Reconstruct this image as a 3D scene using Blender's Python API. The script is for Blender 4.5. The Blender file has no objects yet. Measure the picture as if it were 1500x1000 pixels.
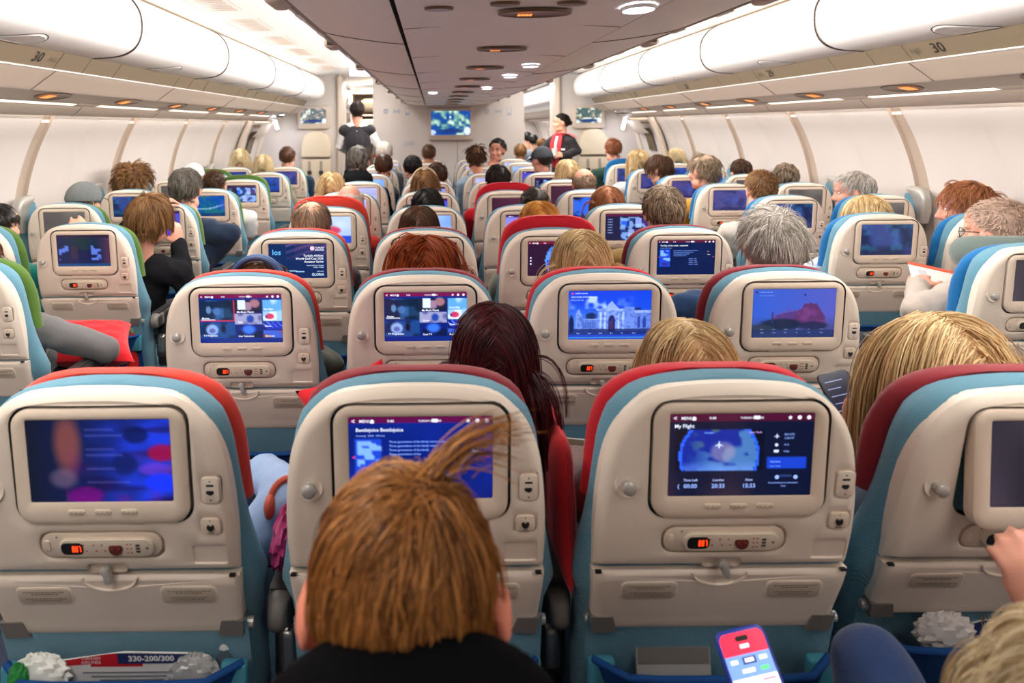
import bpy, math, random
import numpy as np
from mathutils import Vector, Matrix, Euler
from mathutils import geometry as MG

SC = bpy.context.scene
COL = SC.collection
R = math.radians
random.seed(7)
F, PX, PY, CZ, ROLL = 1000.0, 633.0, 184.0, 1.56, 0.0096

def W(px, py, d):
    """photo pixel + distance ahead of the lens -> point in the cabin"""
    dx, dy = px - PX, py - PY
    return np.array([(dx - ROLL * dy) * d / F, d, CZ - (dy + ROLL * dx) * d / F])

def srgb(r, g, b):
    f = lambda c: (c / 12.92 if c <= 0.04045 else ((c + 0.055) / 1.055) ** 2.4)
    return (f(r / 255.0), f(g / 255.0), f(b / 255.0), 1.0)

# ------------------------------------------------------------------ materials
MAT = {}
def mat(name, col, rough=0.5, metal=0.0, spec=0.5, bump=0.0, bscale=200.0, var=0.0, vscale=30.0, emit=None, estr=0.0, coat=0.0, wave=False, sheen=0.0):
    if name in MAT: return MAT[name]
    m = bpy.data.materials.new(name); m.use_nodes = True
    nt = m.node_tree; b = nt.nodes['Principled BSDF']
    b.inputs['Base Color'].default_value = col
    b.inputs['Roughness'].default_value = rough
    b.inputs['Metallic'].default_value = metal
    b.inputs['Specular IOR Level'].default_value = spec
    b.inputs['Coat Weight'].default_value = coat
    if sheen: b.inputs['Sheen Weight'].default_value = sheen
    tc = nt.nodes.new('ShaderNodeTexCoord')
    if bump:
        if wave:
            t = nt.nodes.new('ShaderNodeTexWave'); t.wave_type = 'BANDS'; t.bands_direction = 'DIAGONAL'
            t.inputs['Scale'].default_value = bscale; t.inputs['Distortion'].default_value = 1.5; t.inputs['Detail'].default_value = 2
            out = t.outputs['Fac']
        else:
            t = nt.nodes.new('ShaderNodeTexNoise'); t.inputs['Scale'].default_value = bscale; t.inputs['Detail'].default_value = 4
            out = t.outputs['Fac']
        nt.links.new(tc.outputs['Object'], t.inputs['Vector'])
        bn = nt.nodes.new('ShaderNodeBump'); bn.inputs['Strength'].default_value = bump; bn.inputs['Distance'].default_value = 0.003
        nt.links.new(out, bn.inputs['Height']); nt.links.new(bn.outputs['Normal'], b.inputs['Normal'])
    if var:
        if wave: n = t
        else:
            n = nt.nodes.new('ShaderNodeTexNoise'); n.inputs['Scale'].default_value = vscale; n.inputs['Detail'].default_value = 3
            nt.links.new(tc.outputs['Object'], n.inputs['Vector'])
        mx = nt.nodes.new('ShaderNodeMix'); mx.data_type = 'RGBA'
        mx.inputs[6].default_value = tuple(max(0, c * (1 - var)) for c in col[:3]) + (1,)
        mx.inputs[7].default_value = tuple(min(1, c * (1 + var)) for c in col[:3]) + (1,)
        nt.links.new(n.outputs['Fac'], mx.inputs[0]); nt.links.new(mx.outputs[2], b.inputs['Base Color'])
    if emit is not None:
        b.inputs['Emission Color'].default_value = emit
        b.inputs['Emission Strength'].default_value = estr
    MAT[name] = m
    return m

def hair_mat(name, dark, light, rough=0.38):
    if name in MAT: return MAT[name]
    m = bpy.data.materials.new(name); m.use_nodes = True
    nt = m.node_tree; b = nt.nodes['Principled BSDF']
    b.inputs['Roughness'].default_value = rough
    b.inputs['Specular IOR Level'].default_value = 0.35
    g = nt.nodes.new('ShaderNodeNewGeometry')
    cr = nt.nodes.new('ShaderNodeValToRGB')
    cr.color_ramp.elements[0].color = dark; cr.color_ramp.elements[1].color = light
    nt.links.new(g.outputs['Random Per Island'], cr.inputs['Fac'])
    nt.links.new(cr.outputs['Color'], b.inputs['Base Color'])
    MAT[name] = m
    return m

CREAM = mat('cream_plastic', srgb(230, 215, 199), 0.42, spec=0.4, bump=0.06, bscale=700)
BEZEL = mat('bezel_plastic', srgb(224, 206, 187), 0.4, spec=0.4)
BUTTON = mat('button_plastic', srgb(216, 201, 180), 0.4)
GAPSHADE = mat('recess_shade', srgb(40, 34, 30), 0.7)  # cream shell inside the monitor recess, its shade painted in as dark brown
GREYB = mat('grey_bracket', srgb(120, 115, 110), 0.5)
SILVER = mat('silver_plastic', srgb(176, 172, 166), 0.35, metal=0.35)
STEEL = mat('brushed_steel', srgb(190, 188, 184), 0.28, metal=0.9)
BLACKP = mat('black_plastic', srgb(28, 27, 28), 0.4)
CHAR = mat('charcoal_plastic', srgb(58, 56, 56), 0.45)
FABRIC = mat('blue_seat_fabric', srgb(102, 153, 174), 0.9, spec=0.15, bump=0.5, bscale=150, wave=True, var=0.16, vscale=300, sheen=0.2)
FABRICD = mat('navy_pocket_fabric', srgb(28, 70, 130), 0.9, spec=0.15, bump=0.35, bscale=400)
TEAL = mat('teal_fabric', srgb(70, 140, 160), 0.9, spec=0.15, bump=0.4, bscale=500)
TEXTG = mat('placard_ink', srgb(120, 108, 96), 0.6)
PLAC = mat('placard_plate', srgb(198, 182, 164), 0.45)
CARPET = mat('navy_carpet', srgb(40, 48, 66), 1.0, bump=0.6, bscale=300, var=0.3, vscale=200)
COVERS = {
    'orange red': mat('cover_orange_red', srgb(222, 62, 46), 0.75, spec=0.2, bump=0.15, bscale=60, sheen=0.2),
    'red': mat('cover_red', srgb(200, 26, 42), 0.75, spec=0.2, bump=0.15, bscale=60, sheen=0.2),
    'dark red': mat('cover_dark_red', srgb(138, 36, 46), 0.75, spec=0.2, bump=0.15, bscale=60, sheen=0.2),
    'green': mat('cover_green', srgb(84, 116, 46), 0.8, spec=0.2, bump=0.2, bscale=40, sheen=0.2),
    'bright blue': mat('cover_blue', srgb(24, 104, 164), 0.75, spec=0.2, bump=0.15, bscale=60, sheen=0.2),
}
WALLM = mat('wall_panel', srgb(218, 210, 204), 0.5, spec=0.3)
BINM = mat('bin_door_white', srgb(244, 240, 237), 0.35, spec=0.4)
RIBSHADE = mat('rib_shade', srgb(190, 172, 156), 0.55)  # wall colour darkened along the ribs, shade put into the colour
BEIGE = mat('beige_panel', srgb(214, 199, 184), 0.5, spec=0.35)
TAUPE = mat('taupe_strip', srgb(136, 120, 98), 0.5)
CEILM = mat('ceiling_panel', srgb(248, 238, 226), 0.42, spec=0.4)
TAUPED = mat('taupe_panel', srgb(206, 188, 172), 0.45, spec=0.4)
DARKW = mat('dark_brown_trim', srgb(70, 58, 50), 0.5)
BRASS = mat('bronze_rail', srgb(150, 130, 104), 0.35, metal=0.6)
OVALM = mat('bronze_oval', srgb(112, 86, 62), 0.35, metal=0.3)
WHITE = mat('white_paint', srgb(240, 238, 235), 0.45)
PAPER = mat('white_paper', srgb(236, 234, 230), 0.7)
INKRED = mat('ink_red', srgb(200, 24, 40), 0.6)
INKNAVY = mat('ink_navy', srgb(26, 42, 96), 0.6)
INKGREY = mat('ink_grey', srgb(110, 110, 116), 0.7)
INKWHITE = mat('ink_white', srgb(240, 240, 240), 0.6)
INKBLACK = mat('ink_dark', srgb(52, 44, 38), 0.6)
CREAMLEATHER = mat('cream_leather', srgb(228, 212, 184), 0.5, bump=0.1, bscale=150)
LEDW = mat('lamp_warm', srgb(255, 240, 220), 0.5, emit=srgb(255, 240, 222), estr=6.0)
LEDSOFT = mat('lamp_soft', srgb(255, 236, 214), 0.5, emit=srgb(255, 238, 218), estr=1.2)
LEDCOOL = mat('lamp_cool', srgb(235, 240, 255), 0.5, emit=srgb(232, 238, 255), estr=6.0)
SIGNAMB = mat('lit_sign_amber', srgb(255, 160, 80), 0.5, emit=srgb(255, 140, 60), estr=1.2)
DIGIT = mat('red_led', srgb(255, 60, 20), 0.5, emit=srgb(255, 62, 18), estr=1.7)
RUBRED = mat('remote_red_mark', srgb(176, 64, 48), 0.5)
MAROON = mat('remote_maroon', srgb(92, 34, 30), 0.4)
SKIN = {
    'fair': mat('skin_fair', srgb(222, 168, 140), 0.5, spec=0.35, bump=0.05, bscale=120),
    'pink': mat('skin_pink', srgb(220, 158, 136), 0.5, spec=0.35, bump=0.05, bscale=120),
    'rosy': mat('skin_rosy', srgb(226, 138, 112), 0.5, spec=0.35, bump=0.05, bscale=120),
    'tan': mat('skin_tan', srgb(202, 146, 114), 0.5, spec=0.35, bump=0.05, bscale=120),
}
for _m in SKIN.values():
    _b = _m.node_tree.nodes['Principled BSDF']
    _b.inputs['Subsurface Weight'].default_value = 0.25
    _b.inputs['Subsurface Radius'].default_value = (0.012, 0.004, 0.002)
EYEW = mat('eye_white', srgb(232, 226, 220), 0.25)
EYED = mat('eye_iris', srgb(52, 36, 26), 0.2)
_cl = {}
def cloth(rgb):
    k = 'cloth_%02x%02x%02x' % rgb
    return mat(k, srgb(*rgb), 0.9, spec=0.15 if sum(rgb) > 120 else .05, bump=0.35, bscale=70, sheen=0.2 if sum(rgb) > 120 else 0)

# screens: one emissive material that reads the picture stored on the mesh
def screen_mat():
    m = bpy.data.materials.new('lit_display'); m.use_nodes = True
    nt = m.node_tree; b = nt.nodes['Principled BSDF']
    a = nt.nodes.new('ShaderNodeAttribute'); a.attribute_name = 'picture'
    b.inputs['Base Color'].default_value = (0.004, 0.004, 0.006, 1)
    b.inputs['Roughness'].default_value = 0.16
    nt.links.new(a.outputs['Color'], b.inputs['Emission Color'])
    b.inputs['Emission Strength'].default_value = 0.95
    return m
SCREEN = screen_mat()

# ------------------------------------------------------------------ mesh builder
class MB:
    def __init__(s):
        s.v = []; s.f = []; s.m = []; s.mats = []
    def mi(s, m):
        if m not in s.mats: s.mats.append(m)
        return s.mats.index(m)
    def add(s, verts, faces, m):
        o = len(s.v); k = s.mi(m)
        s.v.extend([tuple(map(float, p)) for p in verts])
        s.f.extend([tuple(i + o for i in f) for f in faces]); s.m.extend([k] * len(faces))
    def loft(s, rings, m, close=True, caps=(True, True)):
        n = len(rings[0]); v = [p for r in rings for p in r]; f = []
        for i in range(len(rings) - 1):
            for j in range(n if close else n - 1):
                a = i * n + j; b = i * n + (j + 1) % n
                f.append((a, b, b + n, a + n))
        if caps[0]: f.append(tuple(reversed(range(n))))
        if caps[1]: f.append(tuple(range((len(rings) - 1) * n, len(rings) * n)))
        s.add(v, f, m)
    def box(s, c, sz, m, rot=None):
        x, y, z = [q / 2 for q in sz]
        P = [(-x,-y,-z),(x,-y,-z),(x,y,-z),(-x,y,-z),(-x,-y,z),(x,-y,z),(x,y,z),(-x,y,z)]
        if rot is not None: P = [tuple(rot @ Vector(p)) for p in P]
        P = [(p[0]+c[0], p[1]+c[1], p[2]+c[2]) for p in P]
        s.add(P, [(0,3,2,1),(4,5,6,7),(0,1,5,4),(1,2,6,5),(2,3,7,6),(3,0,4,7)], m)
    def rbox(s, c, sz, r, m, axis='y', corner=None, n=5, rot=None):
        """box with rounded edges; the rounded outline lies across `axis`"""
        ax = {'x': 0, 'y': 1, 'z': 2}[axis]
        o = [i for i in range(3) if i != ax]
        w, h, d = sz[o[0]], sz[o[1]], sz[ax]
        R0 = corner if corner is not None else r * 1.5
        rings = []
        for ins, t in ((r, 0), (r*0.3, r*0.3), (0, r), (0, d - r), (r*0.3, d - r*0.3), (r, d)):
            ring = []
            for (a, b) in rr(w - 2*ins, h - 2*ins, max(R0 - ins, 0.0004), n):
                p = [0, 0, 0]; p[o[0]] = a; p[o[1]] = b; p[ax] = t - d/2
                q = Vector(p)
                if rot is not None: q = rot @ q
                ring.append((q.x + c[0], q.y + c[1], q.z + c[2]))
            rings.append(ring)
        s.loft(rings, m)
    def tube(s, pts, r, m, n=8, caps=True):
        pts = [np.array(p, float) for p in pts]
        rs = r if hasattr(r, '__len__') else [r] * len(pts)
        rings = []; up = np.array([0.13, 0.31, 0.94])
        for i, p in enumerate(pts):
            d = pts[min(i+1, len(pts)-1)] - pts[max(i-1, 0)]; d = d / (np.linalg.norm(d) + 1e-9)
            a = np.cross(d, up); a /= (np.linalg.norm(a) + 1e-9); b = np.cross(d, a)
            rings.append([tuple(p + rs[i] * (math.cos(t) * a + math.sin(t) * b)) for t in [2*math.pi*k/n for k in range(n)]])
        s.loft(rings, m, caps=(caps, caps))
    def ell(s, c, r, m, nu=16, nv=10, rot=None):
        v = []; f = []
        for i in range(nv + 1):
            th = math.pi * i / nv
            for j in range(nu):
                ph = 2*math.pi*j/nu
                q = Vector((r[0]*math.sin(th)*math.cos(ph), r[1]*math.sin(th)*math.sin(ph), r[2]*math.cos(th)))
                if rot is not None: q = rot @ q
                v.append((q.x + c[0], q.y + c[1], q.z + c[2]))
        for i in range(nv):
            for j in range(nu):
                a = i*nu + j; b = i*nu + (j+1) % nu
                f.append((a, a+nu, b+nu, b))
        s.add(v, f, m)
    def lathe(s, prof, m, c=(0,0,0), n=16, axis='z', caps=(True, True)):
        rings = []
        for (r, h) in prof:
            ring = []
            for k in range(n):
                t = 2*math.pi*k/n
                if axis == 'z': p = (r*math.cos(t), r*math.sin(t), h)
                elif axis == 'y': p = (r*math.cos(t), h, r*math.sin(t))
                else: p = (h, r*math.cos(t), r*math.sin(t))
                ring.append((p[0]+c[0], p[1]+c[1], p[2]+c[2]))
            rings.append(ring)
        s.loft(rings, m, caps=caps)
    def text(s, body, m, fn, size, align='CENTER', bold=0.0):
        """raised lettering; fn maps flat (x, y) to a point"""
        cu = bpy.data.curves.new('t', 'FONT'); cu.body = body; cu.size = size; cu.align_x = align; cu.align_y = 'CENTER'
        cu.resolution_u = 2; cu.offset = bold
        ob = bpy.data.objects.new('t', cu); COL.objects.link(ob)
        me = ob.to_mesh()
        vs = [fn(v.co.x, v.co.y) for v in me.vertices]; fs = [tuple(p.vertices) for p in me.polygons]
        ob.to_mesh_clear(); bpy.data.objects.remove(ob); bpy.data.curves.remove(cu)
        s.add(vs, fs, m)
    def mesh(s, name, smooth=True, ang=40):
        me = bpy.data.meshes.new(name)
        me.from_pydata(s.v, [], s.f)
        for m in s.mats: me.materials.append(m)
        me.polygons.foreach_set('material_index', s.m)
        me.update()
        if smooth:
            me.polygons.foreach_set('use_smooth', [True] * len(me.polygons))
            try: me.set_sharp_from_angle(angle=R(ang))
            except Exception: pass
        return me
    def build(s, name, parent=None, smooth=True, ang=40):
        return link(name, s.mesh(name, smooth, ang), parent)

def link(name, me, parent=None, label=None):
    o = bpy.data.objects.new(name, me); COL.objects.link(o)
    if parent is not None: o.parent = parent
    if label: o['label'] = label
    return o
def tag(o, label, cat, group=None, kind=None):
    o['label'] = label; o['category'] = cat
    if group: o['group'] = group
    if kind: o['kind'] = kind
    return o
def empty(name, loc=(0,0,0), rz=0.0):
    o = bpy.data.objects.new(name, None); COL.objects.link(o)
    o.empty_display_size = 0.05; o.location = loc; o.rotation_euler = (0, 0, rz)
    return o
def struct(o):
    o['kind'] = 'structure'
    return o

def rr(w, h, r, n=5):
    r = min(r, w/2 - 1e-5, h/2 - 1e-5); out = []
    for (cx, cy, a0) in ((w/2-r, h/2-r, 0), (-w/2+r, h/2-r, 90), (-w/2+r, -h/2+r, 180), (w/2-r, -h/2+r, 270)):
        for k in range(n + 1):
            a = R(a0 + 90*k/n); out.append((cx + r*math.cos(a), cy + r*math.sin(a)))
    return out
def catmull(P, n=6):
    P = [np.array(p, float) for p in P]; out = []
    for i in range(len(P) - 1):
        p0 = P[max(i-1, 0)]; p1 = P[i]; p2 = P[i+1]; p3 = P[min(i+2, len(P)-1)]
        for k in range(n):
            t = k / n
            out.append(0.5*((2*p1) + (-p0+p2)*t + (2*p0-5*p1+4*p2-p3)*t*t + (-p0+3*p1-3*p2+p3)*t**3))
    out.append(P[-1]); return out
def inside(P, x, y):
    c = False; n = len(P); j = n - 1
    for i in range(n):
        if (P[i][1] > y) != (P[j][1] > y) and x < (P[j][0]-P[i][0])*(y-P[i][1])/(P[j][1]-P[i][1]+1e-12)+P[i][0]: c = not c
        j = i
    return c
def dist_poly(P, x, y):
    A = np.array(P); B = np.roll(A, -1, 0); p = np.array([x, y]); d = B - A
    t = np.clip(((p - A)*d).sum(1)/((d*d).sum(1)+1e-12), 0, 1)
    return float(np.sqrt((((A + d*t[:, None]) - p)**2).sum(1)).min())
def inset(P, k):
    """move a CCW outline inwards by k"""
    n = len(P); out = []
    for i in range(n):
        a = np.array(P[i-1]); b = np.array(P[i]); c = np.array(P[(i+1) % n])
        t = (c - a); t = t/(np.linalg.norm(t)+1e-9)
        out.append((b[0] - t[1]*k, b[1] + t[0]*k))
    return out
def sheet(mb, outline, holes, m, fn, depth, wall, grid=0.03, hole_lip=0.003, hole_depth=None, floor_m=None):
    """moulded panel: outline (CCW) with sunk holes, surface depth given by distance to the rim"""
    pts = []; edges = []
    def loop(P, con=True):
        o = len(pts); pts.extend([Vector((float(p[0]), float(p[1]))) for p in P])
        if con: edges.extend([(o+i, o+(i+1) % len(P)) for i in range(len(P))])
    loop(outline)
    for k in wall: loop(inset(outline, k))
    for h in holes:
        loop(h); loop(inset(h, -hole_lip))
    xs = [p[0] for p in outline]; ys = [p[1] for p in outline]
    x = min(xs)
    while x < max(xs):
        y = min(ys)
        while y < max(ys):
            if inside(outline, x, y) and dist_poly(outline, x, y) > (wall[-1] if wall else 0) + 0.006 and all(not inside(h, x, y) and dist_poly(h, x, y) > 0.008 for h in holes):
                pts.append(Vector((x, y)))
            y += grid
        x += grid
    vv, ee, ff, *_ = MG.delaunay_2d_cdt(pts, edges, [], 0, 1e-6)
    keep = []
    for f in ff:
        cx = sum(vv[i][0] for i in f)/3; cy = sum(vv[i][1] for i in f)/3
        if inside(outline, cx, cy) and not any(inside(h, cx, cy) for h in holes): keep.append(tuple(f))
    V = []
    for v in vv:
        n = depth(dist_poly(outline, v[0], v[1]))
        for h in holes:
            dh = dist_poly(h, v[0], v[1])
            if dh < 0.0006: n += hole_lip*0.6
        V.append(fn(v[0], v[1], n))
    mb.add(V, keep, m)
    for i, h in enumerate(holes):
        hd = hole_depth[i] if hole_depth else 0.012
        top = [fn(p[0], p[1], hole_lip*0.6) for p in h]; bot = [fn(p[0], p[1], hd) for p in h]
        n = len(h)
        mb.add(top + bot, [(j, n+j, n+(j+1) % n, (j+1) % n) for j in range(n)] + [tuple(range(n, 2*n))], floor_m[i] if floor_m else m)
# ------------------------------------------------------------------ the seat, built once in its own space (y = 0 at the monitor)
def yo(z):
    t = 1.034 - z
    if t < 0: return 0.12*t
    if t < 0.33: return 0.12*t + 0.5*t*t
    return 0.12*0.33 + 0.5*0.33**2 + (t - 0.33)*0.28
def SP(x, z, n): return (x, yo(z) + n, z)
MX = 0.010                                     # the monitor sits a little off centre
MZ = 1.0215

half = [(0.2125,.818),(0.2135,.87),(.2125,.92),(.209,.97),(.203,1.02),(.194,1.055),(.180,1.085),(.161,1.108),(.135,1.128),(.10,1.139),(.05,1.1445),(0,1.1455)]
_h = catmull(half, 3)
SHELL = [(p[0], p[1]) for p in _h] + [(-p[0], p[1]) for p in reversed(_h[:-1])]
def hw_cushion(z):
    """half width of the fabric back at height z"""
    zs = [0.42, .55, .715, .77, .86, .95, 1.02, 1.06, 1.09, 1.115, 1.133, 1.143, 1.1485]
    hs = [.214, .222, .225, .240, .222, .212, .206, .199, .187, .165, .132, .09, .04]
    return float(np.interp(z, zs, hs))

def part_shell():
    mb = MB()
    hole = [(p[0]+MX, p[1]+MZ) for p in rr(.287, .203, .034, 6)]
    hand = [(p[0]-.004, p[1]+.879) for p in rr(.205, .053, .022, 5)]
    blank = [(p[0]+.171, p[1]+.858) for p in rr(.055, .034, .004, 2)]
    notch = [(p[0]-.002, p[1]+.832) for p in rr(.066, .018, .008, 4)]
    usb = [(p[0]+.182, p[1]+.979) for p in rr(.034, .051, .010, 3)]
    jack = [(p[0]+.178, p[1]+.914) for p in rr(.037, .034, .009, 3)]
    def depth(d):
        return 0.017*max(0.0, 1 - d/0.02)**2.2 if d < 0.02 else 0.0
    sheet(mb, SHELL, [hole, hand, blank, notch, usb, jack], CREAM, SP, depth, (0.003, 0.008, 0.014, 0.021), 0.028,
          hole_depth=[.022, .010, .003, .010, .003, .003], floor_m=[GAPSHADE, BEZEL, CREAM, BEIGE, CREAM, CREAM])
    n = len(SHELL)
    a = [SP(p[0], p[1], .017) for p in SHELL]; b = [SP(p[0]*.995, p[1]-.001, .045) for p in SHELL]
    mb.add(a + b, [(j, (j+1) % n, n+(j+1) % n, n+j) for j in range(n)], CREAM)
    # a shallow ridge under the monitor
    mb.loft([[SP(MX + x, .917 + .006*math.cos(x*14) + dz, nn) for x in np.linspace(-.06, .06, 9)] for dz, nn in ((-.004, .0005), (0, -.0022), (.004, .0005))], CREAM, close=False, caps=(False, False))
    # dimple of the coat hook
    mb.lathe([(.021, -.0004), (.0205, -.0022), (.0185, -.0014), (.014, -.0005), (.004, -.0003)], CREAM, c=(-.168, yo(.983), .983), axis='y', n=24, caps=(False, True))
    return mb.mesh('back_shell', ang=35)

def mon_map(x, z, n):                           # the monitor is flat and follows the slope of the shell
    return (MX + x, 0.125*(1.034 - (MZ + z)) + n + 0.0005, MZ + z)
def part_monitor():
    mb = MB()
    win = rr(.2285, .139, .003, 2); win = [(p[0]+.0, p[1]+.0115) for p in win]
    out = rr(.2765, .195, .030, 6)
    def depth(d): return 0.004*max(0.0, 1 - d/0.010)**2 if d < .01 else 0.0
    sheet(mb, out, [win], BEZEL, lambda x, z, n: mon_map(x, z, n - .004), depth, (.003, .010), 0.05, hole_lip=.002, hole_depth=[.0015], floor_m=[BLACKP])
    n = len(out)
    a = [mon_map(p[0], p[1], 0.0) for p in out]; b = [mon_map(p[0], p[1], .02) for p in out]
    mb.add(a + b, [(j, (j+1) % n, n+(j+1) % n, n+j) for j in range(n)], BEZEL)
    return mb.mesh('monitor', ang=35)
def part_button():
    mb = MB()
    for ins, pr in ((0, 0),):
        rings = [[mon_map(p[0], p[1] - .0745, nn) for p in rr(.027 - 2*i, .0085 - 2*i, .0035, 3)] for i, nn in ((0, -.0035), (.0004, -.0056), (.0016, -.0062))]
        mb.loft(rings, BUTTON, caps=(False, True))
    for k in (-1, 0, 1):
        mb.ell(mon_map(k*.0075, -.0745, -.0062), (.0011, .0006, .0011), TEXTG, 6, 4)
    return mb.mesh('button')
def flat_plate(mb, cx, cz, w, h, r, n0, n1, m, e=.0012):
    rings = [[SP(cx + p[0], cz + p[1], nn) for p in rr(w - 2*i, h - 2*i, max(r - i, .0006), 4)] for i, nn in ((0, n1), (0, n0 + e), (e*.3, n0 + e*.3), (e, n0))]
    mb.loft(rings, m, caps=(False, True))
def part_usb():
    mb = MB(); flat_plate(mb, .182, .979, .029, .046, .008, -.0016, .003, CREAM)
    flat_plate(mb, .182, .988, .012, .0035, .0008, -.0019, 0, BLACKP, .0002)
    flat_plate(mb, .1815, .976, .012, .006, .001, -.0019, 0, BLACKP, .0002); flat_plate(mb, .182, .9725, .006, .003, .0008, -.0019, 0, BLACKP, .0002)
    for z in (.9955, .9625): mb.ell(SP(.182, z, -.0016), (.0014, .0005, .0014), BLACKP, 8, 5)
    return mb.mesh('usb_panel')
def part_jack():
    mb = MB(); flat_plate(mb, .178, .914, .032, .030, .007, -.0026, .003, BEZEL)
    mb.lathe([(.0066, -.0030), (.0062, -.0036), (.0034, -.0034), (.0030, -.001)], BLACKP, c=(.178, yo(.9135), .9135), axis='y', n=16)
    flat_plate(mb, .178, .908, .006, .006, .001, -.003, 0, BLACKP, .0002)
    mb.ell(SP(.178, .925, -.0026), (.0012, .0005, .0012), BLACKP, 8, 5)
    flat_plate(mb, .178, .9025, .010, .0022, .0008, -.0029, 0, TEXTG, .0002)
    return mb.mesh('headphone_socket')
def part_hook():
    mb = MB(); mb.lathe([(.0085, 0), (.0085, -.008), (.0115, -.0115), (.0112, -.0155), (.008, -.018), (.003, -.0188)], SILVER, c=(-.168, yo(.983) - .0005, .983), axis='y', n=18)
    return mb.mesh('coat_hook')
def part_handset():
    mb = MB()
    flat_plate(mb, -.004, .879, .197, .046, .020, -.0005, .009, BEZEL, .002)
    cx, cz = .006, .877
    rings = [[SP(cx + p[0], cz + p[1], nn) for p in rr(.155 - 2*i, .035 - 2*i, .0165 - i, 7)] for i, nn in ((0, .002), (0, -.0045), (.0012, -.0062), (.003, -.0068))]
    mb.loft(rings, BUTTON, caps=(False, True))
    flat_plate(mb, -.092, .880, .010, .020, .004, -.0028, 0, BEZEL, .0008)
    for x in (-.03, -.014, .0):                                   # small red legends
        for z in (.873, .884): flat_plate(mb, x + .004 + (.0 if z < .88 - .004 else -.004), z, .003, .003, .001, -.0070, -.005, RUBRED, .0002)
    for z in (.869, .877, .885):
        for x in (.041, .047): flat_plate(mb, x, z, .0035, .0025, .001, -.0070, -.005, RUBRED, .0002)
    for z in (.870, .876, .882): flat_plate(mb, .058, z + .001, .007, .0042, .001, -.0071, -.005, CHAR, .0002)
    flat_plate(mb, .073, .8775, .005, .005, .002, -.0072, -.005, TEXTG, .0003)
    mb.ell(SP(-.075, .896, -.001), (.0013, .0006, .0013), BLACKP, 8, 5)
    mb.lathe([(.0115, -.0068), (.0115, -.0076), (.010, -.0082)], MAROON, c=(.022, yo(.878), .878), axis='y', n=20)
    for a in range(4): mb.box(SP(.022 + .0055*math.cos(a*R(90)), .878 + .0055*math.sin(a*R(90)), -.0084), (.002, .0006, .002), RUBRED)
    return mb.mesh('handset')
SEG = {'8': 'abcdefg', '1': 'bc', '7': 'abc', '0': 'abcdef', '2': 'abged'}
def part_readout():
    mb = MB(); cx, cz = -.0485, .8775
    rings = [[SP(cx + p[0], cz + p[1], nn) for p in rr(.036, .0225, .008, 5)] for nn in (-.0055, -.0073)]
    mb.loft(rings, BLACKP, caps=(False, True))
    for k, ch in enumerate('887'):
        x0 = cx + .002 + k*.0052; w, h = .0026, .0052
        segs = {'a': (0, h, w, .0011), 'g': (0, 0, w, .0011), 'd': (0, -h, w, .0011), 'f': (-w/2, h/2, .0011, h), 'b': (w/2, h/2, .0011, h), 'e': (-w/2, -h/2, .0011, h), 'c': (w/2, -h/2, .0011, h)}
        for sg in SEG[ch]:
            a, b, ww, hh = segs[sg]; mb.box(SP(x0 + a, cz + b, -.0075), (ww, .0004, hh), DIGIT)
    return mb.mesh('readout', smooth=False)
def part_tray():
    mb = MB()
    out = [(.2135, .813), (-.2135, .813), (-.2125, .785), (-.206, .694), (-.2, .681), (.2, .681), (.206, .694), (.2125, .785)]
    out = [tuple(p) for i in range(8) for p in [np.array(out[i])*(1-t) + np.array(out[(i+1) % 8])*t for t in (0, .1, .9)]]
    def depth(d): return 0.007*max(0.0, 1 - d/0.008)**2 if d < .008 else 0.0
    cup = [(p[0] - .002, p[1] + .822) for p in rr(.066, .010, .0045, 4)]
    def fn(x, z, n):
        q = math.hypot((x + .002)/.046, (z - .813)/.028)
        return SP(x, z, n + (0.0055*max(0, 1 - q)**0.6 if q < 1 else 0))
    sheet(mb, out, [], CREAM, fn, depth, (.0025, .008), .011)
    n = len(out); a = [SP(p[0], p[1], .007) for p in out]; b = [SP(p[0], p[1], .026) for p in out]
    mb.add(a + b, [(j, (j+1) % n, n+(j+1) % n, n+j) for j in range(n)] + [tuple(range(n, 2*n))], CREAM)
    # lip round the finger cup
    mb.tube([SP(-.002 + .046*math.cos(a), .813 + .028*math.sin(a), -.0004) for a in np.linspace(R(182), R(358), 15)], .0022, CREAM, 6)
    for x in (-.205, .203):                                        # dark hinge slots at the top corners
        mb.box(SP(x, .8145, .002), (.010, .006, .004), BLACKP)
    return mb.mesh('tray_table', ang=35)
def part_latch():
    mb = MB(); rot = Matrix.Rotation(R(-14), 3, 'Y')
    mb.rbox(SP(.001, .8255, -.008), (.0125, .014, .029), .004, SILVER, axis='y', corner=.006, rot=rot)
    mb.lathe([(.008, -.002), (.008, -.009), (.005, -.011)], SILVER, c=(-.003, yo(.831), .832), axis='y', n=14)
    return mb.mesh('tray_latch')
def part_placard(cx):
    mb = MB(); cz = .7735
    flat_plate(mb, cx, cz, .096, .039, .012, -.0012, .002, CREAM, .0009)
    flat_plate(mb, cx, cz, .090, .033, .010, -.0016, .001, PLAC, .0003)
    rnd = random.Random(int(cx*1000))
    for k, zz in enumerate((.0095, .0052, -.0048, -.0092)):         # lines of small print
        L = (.070, .044, .066, .050)[k]; x = -L/2
        while x < L/2:
            w = rnd.uniform(.0025, .008); mb.box(SP(cx + x + w/2, cz + zz, -.0017), (w, .0003, .0019), TEXTG); x += w + .0012
    return mb.mesh('placard', ang=35)
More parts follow.
